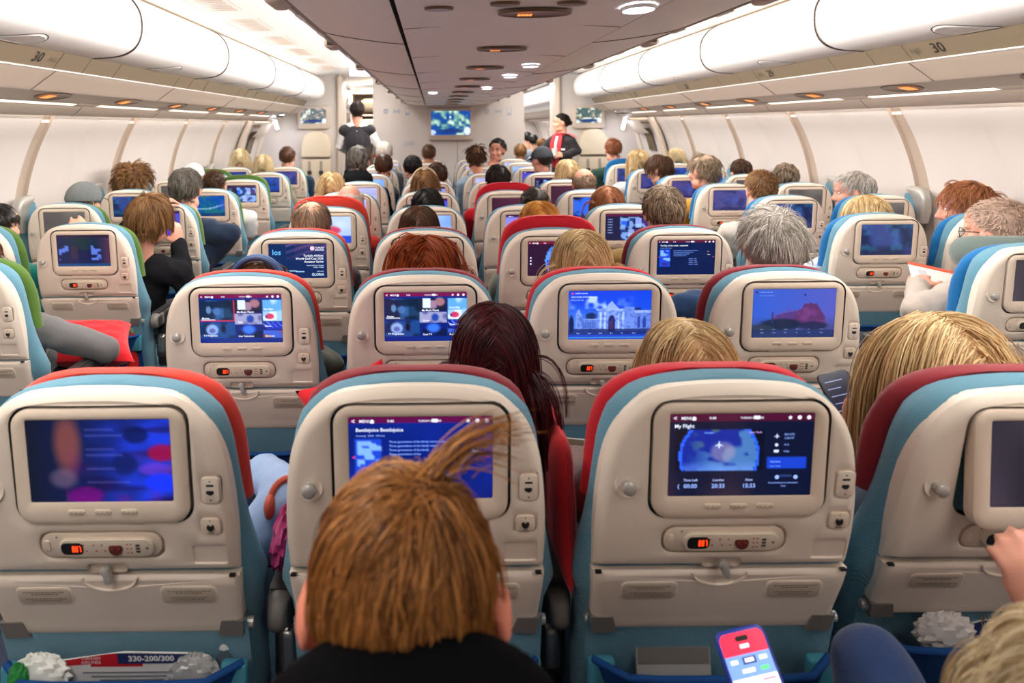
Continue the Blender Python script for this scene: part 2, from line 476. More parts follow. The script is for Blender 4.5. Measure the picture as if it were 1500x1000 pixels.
def part_bracket(s):
    mb = MB()
    P = [(s*.210, .712), (s*.172, .712), (s*.163, .679), (s*.205, .676)]
    f = [SP(x, z, -.0025) for x, z in P]; b = [SP(x, z, .03) for x, z in P]
    mb.loft([f, b], GREYB); mb.lathe([(.007, -.004), (.009, .0), (.009, .010), (.004, .011)], SILVER, c=(s*.2125, yo(.69) + .012, .695), axis='x', n=12)
    return mb.mesh('hinge_bracket', smooth=False)
def cushion_ring(z, n0, n1, hw, r=.028, k=4):
    th = n1 - n0; rad = min(r, th*.48, hw*.9)
    return [(p[0], yo(z) + n0 + th/2 + p[1], z) for p in rr(2*hw, th, rad, k)]
def part_backrest():
    mb = MB(); rings = []
    for z in [.42, .46, .52, .58, .64, .69, .72, .745, .77, .82, .88, .93, .98, 1.03, 1.05, 1.07, 1.09, 1.105, 1.119, 1.130, 1.138, 1.144, 1.148]:
        e = max(0, (z - 1.102)/.046); n0, n1 = .018 + .018*e**2, .104 - .022*e**2
        if z > 1.0: n1 -= (z - 1.0)*.06
        flare = .025*max(0, (0.95 - z)/.5)
        rings.append(cushion_ring(z, n0, n1 + flare, hw_cushion(z), .04))
    mb.loft(rings, FABRIC)
    return mb.mesh('backrest', ang=60)
def part_cover():
    mb = MB(); rings = []
    for z in [.90, .915, .94, .98, 1.02, 1.05, 1.075, 1.095, 1.112, 1.127, 1.138, 1.145, 1.149]:
        e = max(0, (z - 1.11)/.04); hw = hw_cushion(z - .003) * .985; th = .047 - .02*e**2
        b = .083 - (max(0, z - 1.0))*.06
        w = .030*max(0, 1 - abs(z - 1.0)/.2)
        ring = []
        for (x, y) in rr(2*hw, th, min(.03, th*.48), 5):
            wing = w*(abs(x)/hw)**3                                # the ears of the headrest fold forward
            ring.append((x, yo(z) + b + th/2 + y + wing, z))
        rings.append(ring)
    mb.loft(rings, COVERS['red'])
    return mb.mesh('headrest_cover', ang=60)
def part_seat_cushion():
    mb = MB(); rings = []
    for y, zt, zb, hw in [(.20,.42,.34,.20),(.22,.435,.315,.220),(.30,.442,.305,.224),(.45,.450,.305,.225),(.58,.455,.31,.225),(.64,.447,.32,.222),(.665,.425,.34,.21)]:
        rings.append([(p[0], y, (zt+zb)/2 + p[1]) for p in rr(2*hw, zt - zb, .04, 4)])
    mb.loft(rings, FABRIC); return mb.mesh('seat_cushion', ang=60)
def part_pocket():
    mb = MB(); P = []
    xs = np.linspace(-.205, .205, 9); zs = np.linspace(.37, .632, 7)
    fr = []; 
    for z in zs:
        fr.append([(x, yo(z) - .012 - .050*max(0, 1 - abs(x/.2051)**6)**.5*((z - .37)/.262)**.8 - .003, z) for x in xs])
    mb.loft(fr, FABRICD, close=False, caps=(False, False))
    bk = [[(p[0], p[1] + .006, p[2]) for p in r] for r in fr]
    mb.loft(bk, FABRICD, close=False, caps=(False, False))
    top = [(p[0], p[1] + .003, p[2]) for p in fr[-1]]
    mb.tube(top, .0065, FABRICD, 8)
    # backing fabric
    mb.loft([[(x, yo(z) + .004, z) for x in (-.215, -.1, 0, .1, .215)] for z in (.36, .45, .55, .65, .712)], FABRIC, close=False, caps=(False, False))
    return mb.mesh('seat_pocket', ang=60)
def part_pocket_tab(s):
    mb = MB(); mb.rbox((s*.190, yo(.60) - .021, .598), (.046, .020, .068), .005, TEAL, axis='y', corner=.006); return mb.mesh('pocket_tab', ang=60)
def part_armrest():
    mb = MB(); rings = []
    for y, zt, zb, hw in [(.135,.695,.668,.012),(.145,.708,.655,.020),(.165,.714,.648,.0235),(.30,.716,.648,.0245),(.48,.714,.652,.0245),(.525,.708,.66,.021),(.54,.695,.67,.012)]:
        rings.append([(p[0], y, (zt+zb)/2 + p[1]) for p in rr(2*hw, zt - zb, min(.018, hw*.8), 5)])
    mb.loft(rings, CHAR); mb.box((0, .33, .7165), (.036, .34, .004), CHAR); return mb.mesh('armrest', ang=60)
def part_arm_cap():
    mb = MB(); rings = []
    for y, zt, zb, hw in [(.128,.69,.672,.010),(.139,.708,.653,.017),(.16,.716,.647,.021),(.195,.7170,.647,.0255)]:
        rings.append([(p[0], y, (zt+zb)/2 + p[1]) for p in rr(2*hw, zt - zb, min(.02, hw*.8), 5)])
    mb.loft(rings, GREYB); return mb.mesh('armrest_cap', ang=60)
def part_arm_support():
    mb = MB()
    mb.rbox((0, .285, .55), (.05, .10, .22), .012, BLACKP, axis='x', corner=.03)
    mb.rbox((0, .262, .545), (.054, .07, .13), .01, CHAR, axis='x', corner=.03); return mb.mesh('arm_support', ang=50)
def part_support_strap():
    mb = MB(); mb.rbox((0, .236, .555), (.03, .034, .085), .006, STEEL, axis='x', corner=.014); return mb.mesh('support_cover', ang=50)
def part_leg():
    mb = MB(); mb.box((0, .25, .17), (.035, .05, .34), GREYB); mb.box((0, .52, .17), (.035, .05, .34), GREYB); mb.box((0, .385, .02), (.04, .36, .035), GREYB)
    mb.box((0, .39, .335), (.05, .40, .04), GREYB); return mb.mesh('leg_frame', smooth=False)

PM = {k: f() for k, f in dict(back_shell=part_shell, monitor=part_monitor, button=part_button, usb_panel=part_usb, headphone_socket=part_jack, coat_hook=part_hook,
      handset=part_handset, readout=part_readout, tray_table=part_tray, tray_latch=part_latch, backrest=part_backrest, headrest_cover=part_cover,
      seat_cushion=part_seat_cushion, seat_pocket=part_pocket, armrest=part_armrest, armrest_cap=part_arm_cap, arm_support=part_arm_support, support_cover=part_support_strap, leg_frame=part_leg).items()}
PM['placard_l'] = part_placard(-.117); PM['placard_r'] = part_placard(.126)
PM['bracket_l'] = part_bracket(-1); PM['bracket_r'] = part_bracket(1)
PM['tab_l'] = part_pocket_tab(-1); PM['tab_r'] = part_pocket_tab(1)
COVER_MESH = {}
for k, m in COVERS.items():
    me = PM['headrest_cover'].copy(); me.materials[0] = m; COVER_MESH[k] = me
SEATS = {}
def make_seat(key, X, d, cover, screen, raise_=0.0, detail=2, recline=0.0, tilt=0.0, arm_right=False, arm_up=0):
    """detail 2: everything; 1: without the smallest fittings; 0: far away"""
    t = empty('airline_seat', (X, d, 0)); SEATS[key] = t
    piv = Matrix.Translation((0, .2, .5)) @ Matrix.Rotation(R(recline), 4, 'X') @ Matrix.Translation((0, -.2, -.5)) if recline else Matrix.Identity(4)
    def p(name, me, parent=t, M=None, label=None):
        o = link(name, me, parent, label)
        if parent is t: o.matrix_local = M if M is not None else piv
        return o
    I = Matrix.Identity(4)
    p('back_shell', PM['back_shell']); b = p('backrest', PM['backrest'])
    mm = piv
    if tilt: mm = piv @ Matrix.Translation((0, 0, 1.12)) @ Matrix.Rotation(R(-tilt), 4, 'X') @ Matrix.Translation((0, -.004, -1.12))
    mon = p('monitor', PM['monitor'], M=mm)
    p('screen', screen, mon)
    if detail >= 1:
        for x in (-.042, 0, .042):
            o = p('button', PM['button'], mon); o.location = (x, 0, 0)
    p('headrest_cover', COVER_MESH[cover], M=piv @ Matrix.Translation((0, -.01*(raise_ > 0), raise_)))
    tr = p('tray_table', PM['tray_table'])
    p('seat_cushion', PM['seat_cushion'], M=I)
    p('coat_hook', PM['coat_hook'])
    h = p('handset', PM['handset'])
    p('usb_panel', PM['usb_panel']); p('headphone_socket', PM['headphone_socket'])
    if detail >= 1:
        p('readout', PM['readout'], h)
        p('tray_latch', PM['tray_latch'], tr); p('placard', PM['placard_l'], tr); p('placard', PM['placard_r'], tr)
        p('seat_pocket', PM['seat_pocket'], M=I)
        for s in ('l', 'r'): p('hinge_bracket', PM['bracket_' + s])
        p('pocket_tab', PM['tab_l'], M=I); p('pocket_tab', PM['tab_r'], M=I)
    else:
        p('tray_latch', PM['tray_latch'], tr)
    for x in ([-.254, .254] if arm_right else [-.254]):
        if arm_up and ((x < 0) == (arm_up < 0)): 
            continue
        a = p('armrest', PM['armrest'], M=Matrix.Translation((x, 0, 0))); 
        if detail >= 1:
            p('armrest_cap', PM['armrest_cap'], a); s = p('arm_support', PM['arm_support'], M=Matrix.Translation((x, 0, 0))); p('support_cover', PM['support_cover'], s)
    if arm_up:                                                        # the wall-side armrest stands upright
        M = Matrix.Translation((arm_up*.262, .20, .62)) @ Matrix.Rotation(R(86), 4, 'X') @ Matrix.Translation((0, -.54, -.68))
        a = p('armrest', UPARM, M=Matrix.Identity(4)); a.location = (arm_up*.262, 0, 0); p('armrest_cap', UPCAP, a)
    for x in (-.15, .15): p('leg_frame', PM['leg_frame'], M=Matrix.Translation((x, 0, 0)))
    return t
def up_arm():
    mb = MB(); rings = []
    for z, y0, y1, hw in [(.66,.16,.22,.018),(.70,.14,.235,.024),(.85,.10,.215,.026),(1.0,.065,.19,.026),(1.10,.055,.175,.026),(1.14,.062,.165,.02)]:
        rings.append([(p[0], (y0+y1)/2 + p[1], z) for p in rr(2*hw, y1 - y0, .018, 4)])
    mb.loft(rings, FABRIC); return mb.mesh('armrest', ang=60)
def up_cap():
    mb = MB(); rings = []
    for z, y0, y1, hw in [(.98,.02,.07,.024),(1.05,-.005,.07,.027),(1.12,-.005,.10,.028),(1.16,.01,.15,.027),(1.178,.04,.16,.02),(1.184,.07,.14,.010)]:
        rings.append([(p[0], (y0+y1)/2 + p[1], z) for p in rr(2*hw, y1 - y0, .018, 4)])
    mb.loft(rings, SILVER); return mb.mesh('armrest_cap', ang=60)
UPARM, UPCAP = up_arm(), up_cap()
# ------------------------------------------------------------------ what the seat displays show
SW, SH = .2275, .138
def lin(a): return np.where(a <= 0.04045, a/12.92, ((a + .055)/1.055)**2.4)
class Pic:
    def __init__(s, nx=60, ny=36, bg=(6, 20, 60)):
        s.nx, s.ny = nx, ny
        s.img = np.zeros((ny, nx, 3)) + np.array(bg)/255.0; s.t = []
        X, Y = np.meshgrid((np.arange(nx) + .5)/nx, (np.arange(ny) + .5)/ny); s.X, s.Y = X, Y
    def noise(s, seed, sx, sy):
        r = np.random.RandomState(seed); g = r.rand(sy + 2, sx + 2)
        x = s.X*sx; y = s.Y*sy; i = x.astype(int); j = y.astype(int); u = x - i; v = y - j; u = u*u*(3-2*u); v = v*v*(3-2*v)
        return (g[j, i]*(1-u)*(1-v) + g[j, i+1]*u*(1-v) + g[j+1, i]*(1-u)*v + g[j+1, i+1]*u*v)
    def mix(s, m, c):
        m = np.clip(m, 0, 1)[..., None]; s.img = s.img*(1-m) + np.array(c)/255.0*m
    def rect(s, x0, y0, x1, y1, c, a=1.0): s.mix(a*((s.X >= x0) & (s.X < x1) & (s.Y >= y0) & (s.Y < y1)), c)
    def blob(s, cx, cy, rx, ry, c, a=1.0, soft=1.0): s.mix(a*np.clip((1 - ((s.X-cx)/rx)**2 - ((s.Y-cy)/ry)**2)*2/soft, 0, 1), c)
    def poly(s, P, c, a=1.0):
        m = np.array([[inside(P, x, y) for x in s.X[0]] for y in s.Y[:, 0]], float); s.mix(a*m, c)
    def text(s, body, x, y, size, c=(225, 232, 250), align='LEFT'): s.t.append((body, x, y, size, c, align))
    def bar(s, c=(96, 14, 60), texts=True, menu='MENU'):
        s.rect(0, 0, 1, .095, c)
        if texts:
            s.text('<', .02, .05, .075); s.text(menu, .075, .05, .05); s.t.append(('HOUSE', .165, .05, .05, (225, 230, 250), 'ICON'))
            s.text('9:40', .27, .05, .045); s.text('TURKISH AIRLINES', .485, .05, .032); s.t.append(('BOX', .60, .05, .05, (225, 230, 250), 'ICON'))
            for k in range(3): s.t.append(('STAR' if k == 0 else 'DOT', .83 + .065*k, .05, .05, (230, 232, 250), 'ICON'))
    def mesh(s):
        nx, ny = s.nx, s.ny
        V = []; Fc = []; C = []
        def pt(u, v, n=-.0030): return mon_map((u - .5)*SW, (.5 - v)*SH + .0115, n)
        xs = np.linspace(0, 1, nx + 1); ys = np.linspace(0, 1, ny + 1)
        pad = np.pad(s.img, ((0, 1), (0, 1), (0, 0)), mode='edge')
        for j in range(ny + 1):
            for i in range(nx + 1): V.append(pt(xs[i], ys[j]))
        C.append(lin(np.clip(pad, 0, 1)).reshape(-1, 3))
        for j in range(ny):
            for i in range(nx):
                a = j*(nx+1) + i; Fc.append((a, a+nx+1, a+nx+2, a+1))
        for (body, x, y, size, c, al) in s.t:
            mb = MB(); asp = SW/SH
            if al == 'ICON':
                h = size*.5; w = h/asp
                sh = {'DOT': [(w*math.cos(a), h*math.sin(a)) for a in np.linspace(0, 6.283, 11)[:-1]],
                      'STAR': [(w*k*1.15*math.sin(a), -h*k*1.15*math.cos(a)) for a, k in zip(np.linspace(0, 6.283, 11)[:-1], [1, .45]*5)],
                      'HOUSE': [(-w*.8, h), (-w*.8, 0), (-w*1.2, 0), (0, -h), (w*1.2, 0), (w*.8, 0), (w*.8, h)],
                      'PLANE': [(-w*.2, h), (-w*.2, h*.3), (-w*1.2, h*.5), (-w*.2, -h*.2), (0, -h*1.1), (w*.2, -h*.2), (w*1.2, h*.5), (w*.2, h*.3), (w*.2, h)],
                      'BOX': [(-w*1.4, -h), (w*1.4, -h), (w*1.4, h*.6), (w*.5, h*.6), (w*.2, h), (w*.2, h*.6), (-w*1.4, h*.6)]}[body]
                mb.add([pt(x + p[0], y + p[1], -.0034) for p in sh] + [pt(x, y, -.0034)], [(i, (i+1) % len(sh), len(sh)) for i in range(len(sh))], SCREEN)
            else:
                mb.text(body, SCREEN, lambda u, v: pt(x + u/SW, y - v/SH, -.0034), size*SH, al, bold=size*SH*.012)
            o = len(V); V += mb.v; Fc += [tuple(i + o for i in f) for f in mb.f]
            C.append(np.tile(lin(np.array(c)/255.0), (len(mb.v), 1)))
        me = bpy.data.meshes.new('screen'); me.from_pydata([tuple(map(float, v)) for v in V], [], Fc); me.materials.append(SCREEN)
        at = me.color_attributes.new('picture', 'FLOAT_COLOR', 'POINT')
        cc = np.concatenate(C); cc = np.concatenate([cc, np.ones((len(cc), 1))], 1).astype(np.float32)
        at.data.foreach_set('color', cc.ravel()); me.update(); return me

def pic_blur():
    p = Pic(70, 42, (12, 22, 66)); n = p.noise(1, 7, 9); m = p.noise(2, 4, 14); q = p.noise(3, 9, 5)
    p.mix((p.X - .35)*1.6*(.5 + n), (26, 52, 200)); p.mix(np.clip(m - .5, 0, 1)*2*(p.X > .3), (20, 12, 60))
    p.mix(.85*np.clip(1 - p.X/.32, 0, 1), (14, 18, 30))
    p.blob(.29, .30, .12, .46, (140, 72, 60), .75, 1.6); p.blob(.25, .72, .12, .15, (112, 88, 112), .6, 1.5)
    p.mix(np.clip(q*1.7 - .7, 0, 1)*np.clip((p.Y - .35)*2, 0, 1)*(p.X > .25), (120, 24, 120))
    p.blob(.95, .42, .12, .12, (140, 10, 60), .9); p.blob(.9, .62, .14, .09, (100, 50, 190), .7); p.blob(.92, .78, .12, .13, (20, 46, 240), .8)
    p.blob(.77, .2, .10, .12, (8, 20, 70), .8); p.blob(.68, .55, .10, .16, (12, 24, 84), .8); p.blob(.40, .93, .14, .12, (110, 0, 110), .7)
    for k in range(9): p.rect(.42, .12 + .08*k, .42 + .2 + .15*((k*7) % 3)/3, .125 + .08*k + .01, (130, 130, 230), .25)
    return p
def pic_info(title='', bar=(88, 12, 66), seed=4, bright=1):
    p = Pic(60, 36, (8, 26, 104) if bright else (8, 22, 66)); n = p.noise(seed, 5, 4)
    p.mix(.4*n, (16, 50, 190) if bright else (10, 30, 80)); p.bar(bar)
    p.rect(.05, .28, .24, .78, (26, 66, 200)); q = p.noise(seed+1, 22, 16); p.mix((q > .55)*((p.X > .06) & (p.X < .23) & (p.Y > .3) & (p.Y < .62)), (120, 170, 255)); p.blob(.15, .70, .07, .05, (60, 30, 120), .9)
    p.text(title, .05, .155, .06); p.text('Comedy  2024  104 min', .05, .225, .034, (130, 160, 240))
    for k in range(4): p.text('Three generations of the family return home and'[:46 - 7*k], .28, .30 + .05*k, .036, (120, 160, 255))
    for k in range(4): p.text('Director   Actors'[:14 + k], .55, .54 + .055*k, .036, (130, 160, 250))
    p.text('Play', .86, .33, .036, (230, 150, 190)); p.text('Trailer', .86, .42, .034); p.text('>', .955, .49, .075, (230, 60, 160)); p.text('<', .02, .49, .075, (230, 60, 160))
    return p
def pic_flight():
    p = Pic(84, 50, (8, 16, 44)); p.bar((70, 12, 44))
    cx, cy = .355, .52
    r = np.hypot((p.X - cx)/.275, (p.Y - cy)/.46); band = (p.Y > .2) & (p.Y < .71)
    p.rect(.045, .2, .665, .71, (4, 8, 26)); p.mix((r < 1)*band, (8, 34, 140))
    n = p.noise(5, 9, 7)*.6 + p.noise(6, 22, 16)*.4
    land = np.clip((n - .42)*9, 0, 1)*(r < .95)*band*np.clip((p.X - .12)*5, 0, 1); p.mix(land*.9, (70, 120, 176)); p.mix(land*(p.Y < .45)*(p.X < .4), (74, 96, 100)); p.blob(.38, .47, .1, .14, (150, 136, 168), .6)
    p.mix(np.clip((p.Y - .58)*6, 0, .7)*(r < .95)*band*n*1.4, (110, 150, 240))
    p.mix(((r > .955) & (r < 1.02))*band*1.0, (40, 96, 255))
    p.text('My Flight', .03, .145, .062); p.text('London', .24, .225, .035, (120, 160, 255)); p.text('New York', .55, .225, .034, (200, 160, 240)); p.t.append(('PLANE', .345, .37, .09, (190, 210, 255), 'ICON'))
    p.t.append(('PLANE', .745, .27, .06, (200, 210, 240), 'ICON')); p.t.append(('DOT', .745, .38, .04, (200, 210, 240), 'ICON')); p.t.append(('BOX', .745, .46, .04, (200, 210, 240), 'ICON'))
    for k, tx in enumerate(('302 KTS', '1130 FT', '-9 C', '4 kts')): p.text(tx, .795, (.255, .30, .38, .46)[k], .034, (130, 160, 240))
    p.rect(.685, .535, .97, .69, (22, 60, 190)); p.text('Camera', .705, .585, .038, (120, 160, 255)); p.text('Live view', .705, .64, .034, (100, 140, 240))
    for k, (a, b) in enumerate((('Time Left', '00:00'), ('London', '20:33'), ('Now', '15:33'))):
        x = (.155, .35, .565)[k]; p.text(a, x, .805, .042, (170, 190, 245), 'CENTER'); p.text(b, x, .88, .07, (150, 180, 255), 'CENTER')
    p.text('(', .065, .88, .07, (150, 180, 255)); p.t.append(('DOT', .76, .775, .05, (150, 180, 255), 'ICON')); p.t.append(('DOT', .89, .775, .05, (150, 180, 255), 'ICON'))
    p.rect(.78, .77, .87, .78, (40, 60, 120)); p.text('Ground distance to destination', .70, .845, .027, (130, 160, 240)); p.text('0 km', .79, .885, .027, (130, 160, 240))
    return p
def pic_menu(L):
    p = Pic(76, 46, (10, 34, 120)); p.bar((110, 12, 70)); N = p.noise
    def tile(x0, y0, x1, y1, c, seed, c2, sc=10, th=.55):
        p.rect(x0, y0, x1, y1, c); n = N(seed, sc, sc); p.mix(((p.X > x0) & (p.X < x1) & (p.Y > y0) & (p.Y < y1))*np.clip((n - th)*5, 0, 1), c2)
    tile(.01, .12, .43, .56, (14, 34, 66), 11, (40, 84, 140), 9, .6); p.blob(.12, .33, .035, .09, (110, 150, 200), .8); p.blob(.22, .36, .05, .09, (70, 110, 170), .8); p.rect(.30, .14, .43, .54, (8, 24, 40), .5)
    tile(.01, .58, .43, .92, (22, 64, 130), 12, (12, 38, 80)); p.blob(.155, .74, .085, .13, (150, 176, 232), .9); p.blob(.155, .76, .045, .06, (70, 80, 150), .8); p.blob(.29, .72, .035, .09, (10, 14, 40), 1)
    tile(.44, .12, .76, .40, (30, 26, 52), 13, (150, 120, 150)); p.rect(.48, .13, .56, .33, (210, 226, 250)); p.blob(.68, .2, .07, .1, (186, 130, 140), .8); p.rect(.44, .34, .76, .40, (10, 16, 50), .7)
    tile(.44, .41, .76, .62, (150, 150, 190), 14, (92, 96, 150), 16); p.blob(.62, .52, .05, .09, (26, 60, 160), .9)
    tile(.44, .63, .76, .92, (10, 24, 110), 15, (8, 16, 60)); p.blob(.6, .74, .1, .12, (60, 120, 255), .9, 1.5)
    tile(.77, .12, .995, .36, (90, 160, 230), 16, (180, 210, 245)); tile(.77, .37, .995, .57, (150, 190, 240), 17, (210, 228, 250)); p.blob(.86, .47, .06, .07, (200, 40, 80), .95); p.blob(.815, .48, .02, .035, (30, 40, 120), .9)
    tile(.77, .58, .995, .75, (30, 40, 170), 18, (12, 20, 90), 14); tile(.77, .76, .995, .92, (30, 30, 80) if L else (120, 60, 50), 19, (60, 90, 200))
    for k in range(6): p.mix((np.abs(((p.X - p.Y*.6)*16) % 1 - .5) < .15)*((p.X > .77) & (p.Y > .58) & (p.Y < .7))*.6, (80, 110, 250))
    lab = (('Movies', 'TV Programs', 'My Music Planet', 'Kids', 'Live Television', 'My Flight', 'Games', 'News', 'Discover') if not L else
           ('Filmler', 'TV Programları', 'My Music Planet', 'Çocuk', 'Canlı TV', 'Uçuş Bilgi', 'Oyunlar', 'Daha Çok', 'Keşfet'))
    for tx, (x, y) in zip(lab, ((.03, .49), (.04, .85), (.455, .365), (.465, .575), (.465, .865), (.785, .31), (.80, .53), (.79, .66), (.79, .865))): p.text(tx, x, y, .052, (244, 246, 255))
    p.rect(.03, .53, .2, .537, (230, 235, 255), .8)
    if not L:
        for r in ((.01, .12, .43, .13), (.01, .55, .43, .56), (.01, .12, .016, .56), (.424, .12, .43, .56)): p.rect(*r, (190, 40, 70))
    return p
def pic_gate():
    """a pale ornate gate building under a blue sky"""
    p = Pic(96, 58, (24, 84, 210)); p.mix(1 - p.Y*1.2, (16, 60, 214)); n = p.noise(21, 7, 6)*.6 + p.noise(22, 18, 14)*.4
    p.mix(np.clip((n - .45)*4, 0, 1)*np.clip(1.2 - np.abs(p.X - .35)*2.6, 0, 1)*(p.Y > .12)*(p.Y < .55), (170, 196, 250)); p.mix(np.clip((p.Y - .3)*3, 0, 1)*(p.X < .5)*.5, (120, 170, 250))
    for x0, y0, x1, y1, c in ((.0, .48, .08, .92, (16, 30, 80)), (.2, .44, .36, .62, (18, 40, 90)), (.7, .36, .8, .5, (20, 36, 90)), (.8, .34, .9, .5, (20, 40, 100))): p.blob((x0+x1)/2, (y0+y1)/2, (x1-x0)/2, (y1-y0)/2, c, 1, 1.2)
    p.rect(.09, .5, .17, .82, (108, 140, 216)); p.poly([(.09, .5), (.13, .38), (.17, .5)], (120, 152, 224)); p.rect(.17, .6, .36, .82, (86, 120, 206)); p.rect(.17, .58, .36, .61, (140, 168, 236))
    p.rect(.36, .40, .70, .85, (118, 150, 228)); p.rect(.34, .38, .72, .42, (150, 178, 242)); p.poly([(.44, .38), (.53, .22), (.62, .38)], (136, 164, 236)); p.rect(.69, .34, .80, .84, (100, 132, 218)); p.rect(.80, .44, 1, .84, (92, 124, 212)); p.rect(.80, .42, 1, .46, (140, 166, 238))
    for x in (.385, .44, .60, .655): p.rect(x, .44, x + .022, .82, (168, 192, 248))
    for k in range(9): p.rect(.19 + .02*k, .66, .198 + .02*k, .78, (54, 84, 176))
    for x in (.84, .91): p.rect(x, .58, x + .035, .78, (40, 60, 150)); p.blob(x + .0175, .58, .0175, .05, (40, 60, 150))
    p.rect(.49, .58, .57, .85, (30, 34, 96)); p.blob(.53, .58, .04, .08, (30, 34, 96)); p.rect(.505, .63, .555, .85, (58, 40, 80))
    m = p.noise(25, 40, 24); p.mix((m - .5)*1.2*(p.Y > .38)*(p.X > .09), (40, 70, 170))
    p.rect(0, .80, 1, .92, (14, 26, 84), .75); p.rect(0, .92, 1, 1, (30, 64, 190)); p.rect(0, .965, 1, .985, (60, 150, 200))
    for k in range(6): p.text(('Now', 'Local', '20:33', '28 C', 'Alt', 'Speed')[k], .10 + .135*k, .875, .03, (180, 200, 250))
    p.t.append(('DOT', .045, .055, .05, (190, 60, 110), 'ICON')); p.text('TURKISH AIRLINES', .075, .05, .03); p.text('DISCOVER ISTANBUL', .03, .125, .046, (180, 205, 255)); p.text('Palaces of the city', .03, .185, .034, (180, 205, 255))
    return p
def pic_castle():
    p = Pic(80, 48, (44, 84, 190)); p.mix(p.X*.7, (92, 84, 170)); p.mix(np.clip((p.Y - .55)*2.2, 0, 1), (58, 60, 92))
    p.poly([(.25, .62), (.34, .52), (.52, .46), (.6, .42), (.63, .32), (.70, .30), (.78, .31), (.82, .42), (.88, .56), (.9, .75), (.25, .75)], (84, 46, 96)); n = p.noise(31, 16, 10); p.mix((n - .45)*1.3*(p.X > .25)*(p.X < .9)*(p.Y > .4)*(p.Y < .72), (120, 60, 130))
    p.poly([(.29, .55), (.5, .47), (.56, .5), (.5, .62), (.3, .64)], (76, 52, 118)); p.blob(.66, .52, .05, .16, (110, 58, 120), .6)
    p.blob(.36, .74, .3, .14, (22, 34, 60), .95); p.blob(.75, .77, .2, .1, (34, 36, 70), .9); p.blob(.1, .84, .2, .12, (40, 50, 70), .9); p.rect(0, .86, 1, 1, (28, 44, 92), .7); p.rect(.24, .47, .26, .7, (40, 50, 100), .8); p.rect(.625, .1, .64, .16, (30, 26, 60)); p.blob(.632, .13, .014, .03, (30, 26, 60))
    for k in range(6): p.text(('08:30', 'Local', 'Height', '28 C', 'Alt', 'Speed')[k], .10 + .145*k, .83, .03, (110, 130, 200)); p.text(('20:33', '15:33', '104', '33', '0 ft', '0 kts')[k], .10 + .145*k, .90, .034, (130, 150, 220))
    p.text('TURKISH AIRLINES', .07, .06, .032, (130, 160, 230)); p.t.append(('DOT', .04, .06, .05, (60, 40, 110), 'ICON')); p.text('The castle on the hill', .07, .13, .034, (110, 140, 220))
    return p
def pic_golf():
    p = Pic(70, 42, (12, 36, 84)); n = p.noise(41, 4, 4)
    d = (p.X*.8 + p.Y*1.5); p.mix(np.clip(1 - p.Y*1.8, 0, 1)*(np.sin(d*22) > .3)*(p.X > .3), (90, 66, 130)); p.mix(np.clip(1 - p.Y*2, 0, 1)*(p.X > .45)*.5, (84, 58, 100)); p.mix(.5*np.clip(p.Y - .5, 0, 1)*2, (10, 30, 80))
    p.mix((np.abs(p.Y - (.83 - .06*np.sin(p.X*5)*.5)) < .013)*(p.X < .62), (150, 200, 240))
    p.text('los', .06, .25, .22, (96, 180, 240)); p.t.append(('DOT', .755, .13, .13, (240, 190, 210), 'ICON')); p.text('TURKISH\nAIRLINES', .80, .15, .066, (235, 235, 250))
    for k, tx in enumerate(('Turkish Airlines', 'World Golf Cup 2025', 'Amateur Series')): p.text(tx, .945, .345 + .088*k, .088, (240, 244, 255), 'RIGHT')
    for k, tx in enumerate(('Istanbul & Lisbon, Portugal', 'Antalya, Turkiye')): p.text(tx, .945, .63 + .055*k, .045, (200, 220, 250), 'RIGHT')
    p.text('sponsored by', .945, .80, .035, (200, 220, 250), 'RIGHT'); p.text('GLORIA', .95, .90, .10, (200, 230, 250), 'RIGHT')
    return p
def pic_globe():
    p = Pic(56, 34, (36, 14, 44)); p.bar((110, 14, 50)); r = np.hypot((p.X - .62)/.3, (p.Y - .58)/.5); p.mix(r < 1, (12, 40, 190)); n = p.noise(51, 8, 6); p.mix((n > .6)*(r < .95), (90, 140, 240)); p.mix((r > .95)*(r < 1.03), (70, 140, 255))
    for k in range(3): p.t.append(('DOT', .05, .47 + .09*k, .05, (210, 215, 250), 'ICON'))
    p.text('My Flight', .60, .30, .08); p.text('20:33', .55, .5, .1); return p
def pic_pale(c=(120, 116, 226), c2=(150, 160, 250), seed=60, bar=False, red=None):
    p = Pic(26, 16, c); n = p.noise(seed, 4, 3); p.mix(n*.9, c2)
    if bar: p.rect(0, 0, 1, .13, (60, 16, 70)); p.text('MENU', .06, .065, .06); p.rect(0, .88, .1, 1, (30, 30, 80))
    if red: p.blob(red, .55, .22, .18, (200, 50, 80), .9); p.rect(0, .75, 1, 1, (36, 70, 190))
    return p
def pic_grid(seed=70, bar=(80, 16, 56)):
    p = Pic(44, 28, (12, 20, 60)); p.bar(bar, False); n = p.noise(seed, 12, 9)
    for k in range(6): p.text('Category', .05, .2 + .1*k, .05, (170, 190, 250)); 
    for i in range(4):
        for j in range(2): p.rect(.36 + .16*i, .18 + .42*j, .49 + .16*i, .53 + .42*j, ((30, 90, 220), (20, 50, 120), (130, 150, 220), (60, 40, 110))[(i + j) % 4])
    p.mix((n > .55)*(p.X > .35)*(p.Y > .15)*.7, (150, 190, 250)); return p
def pic_dark(c=(30, 28, 34), c2=(60, 52, 66), seed=80):
    p = Pic(26, 16, c); n = p.noise(seed, 3, 2); p.mix(n*.9, c2); return p
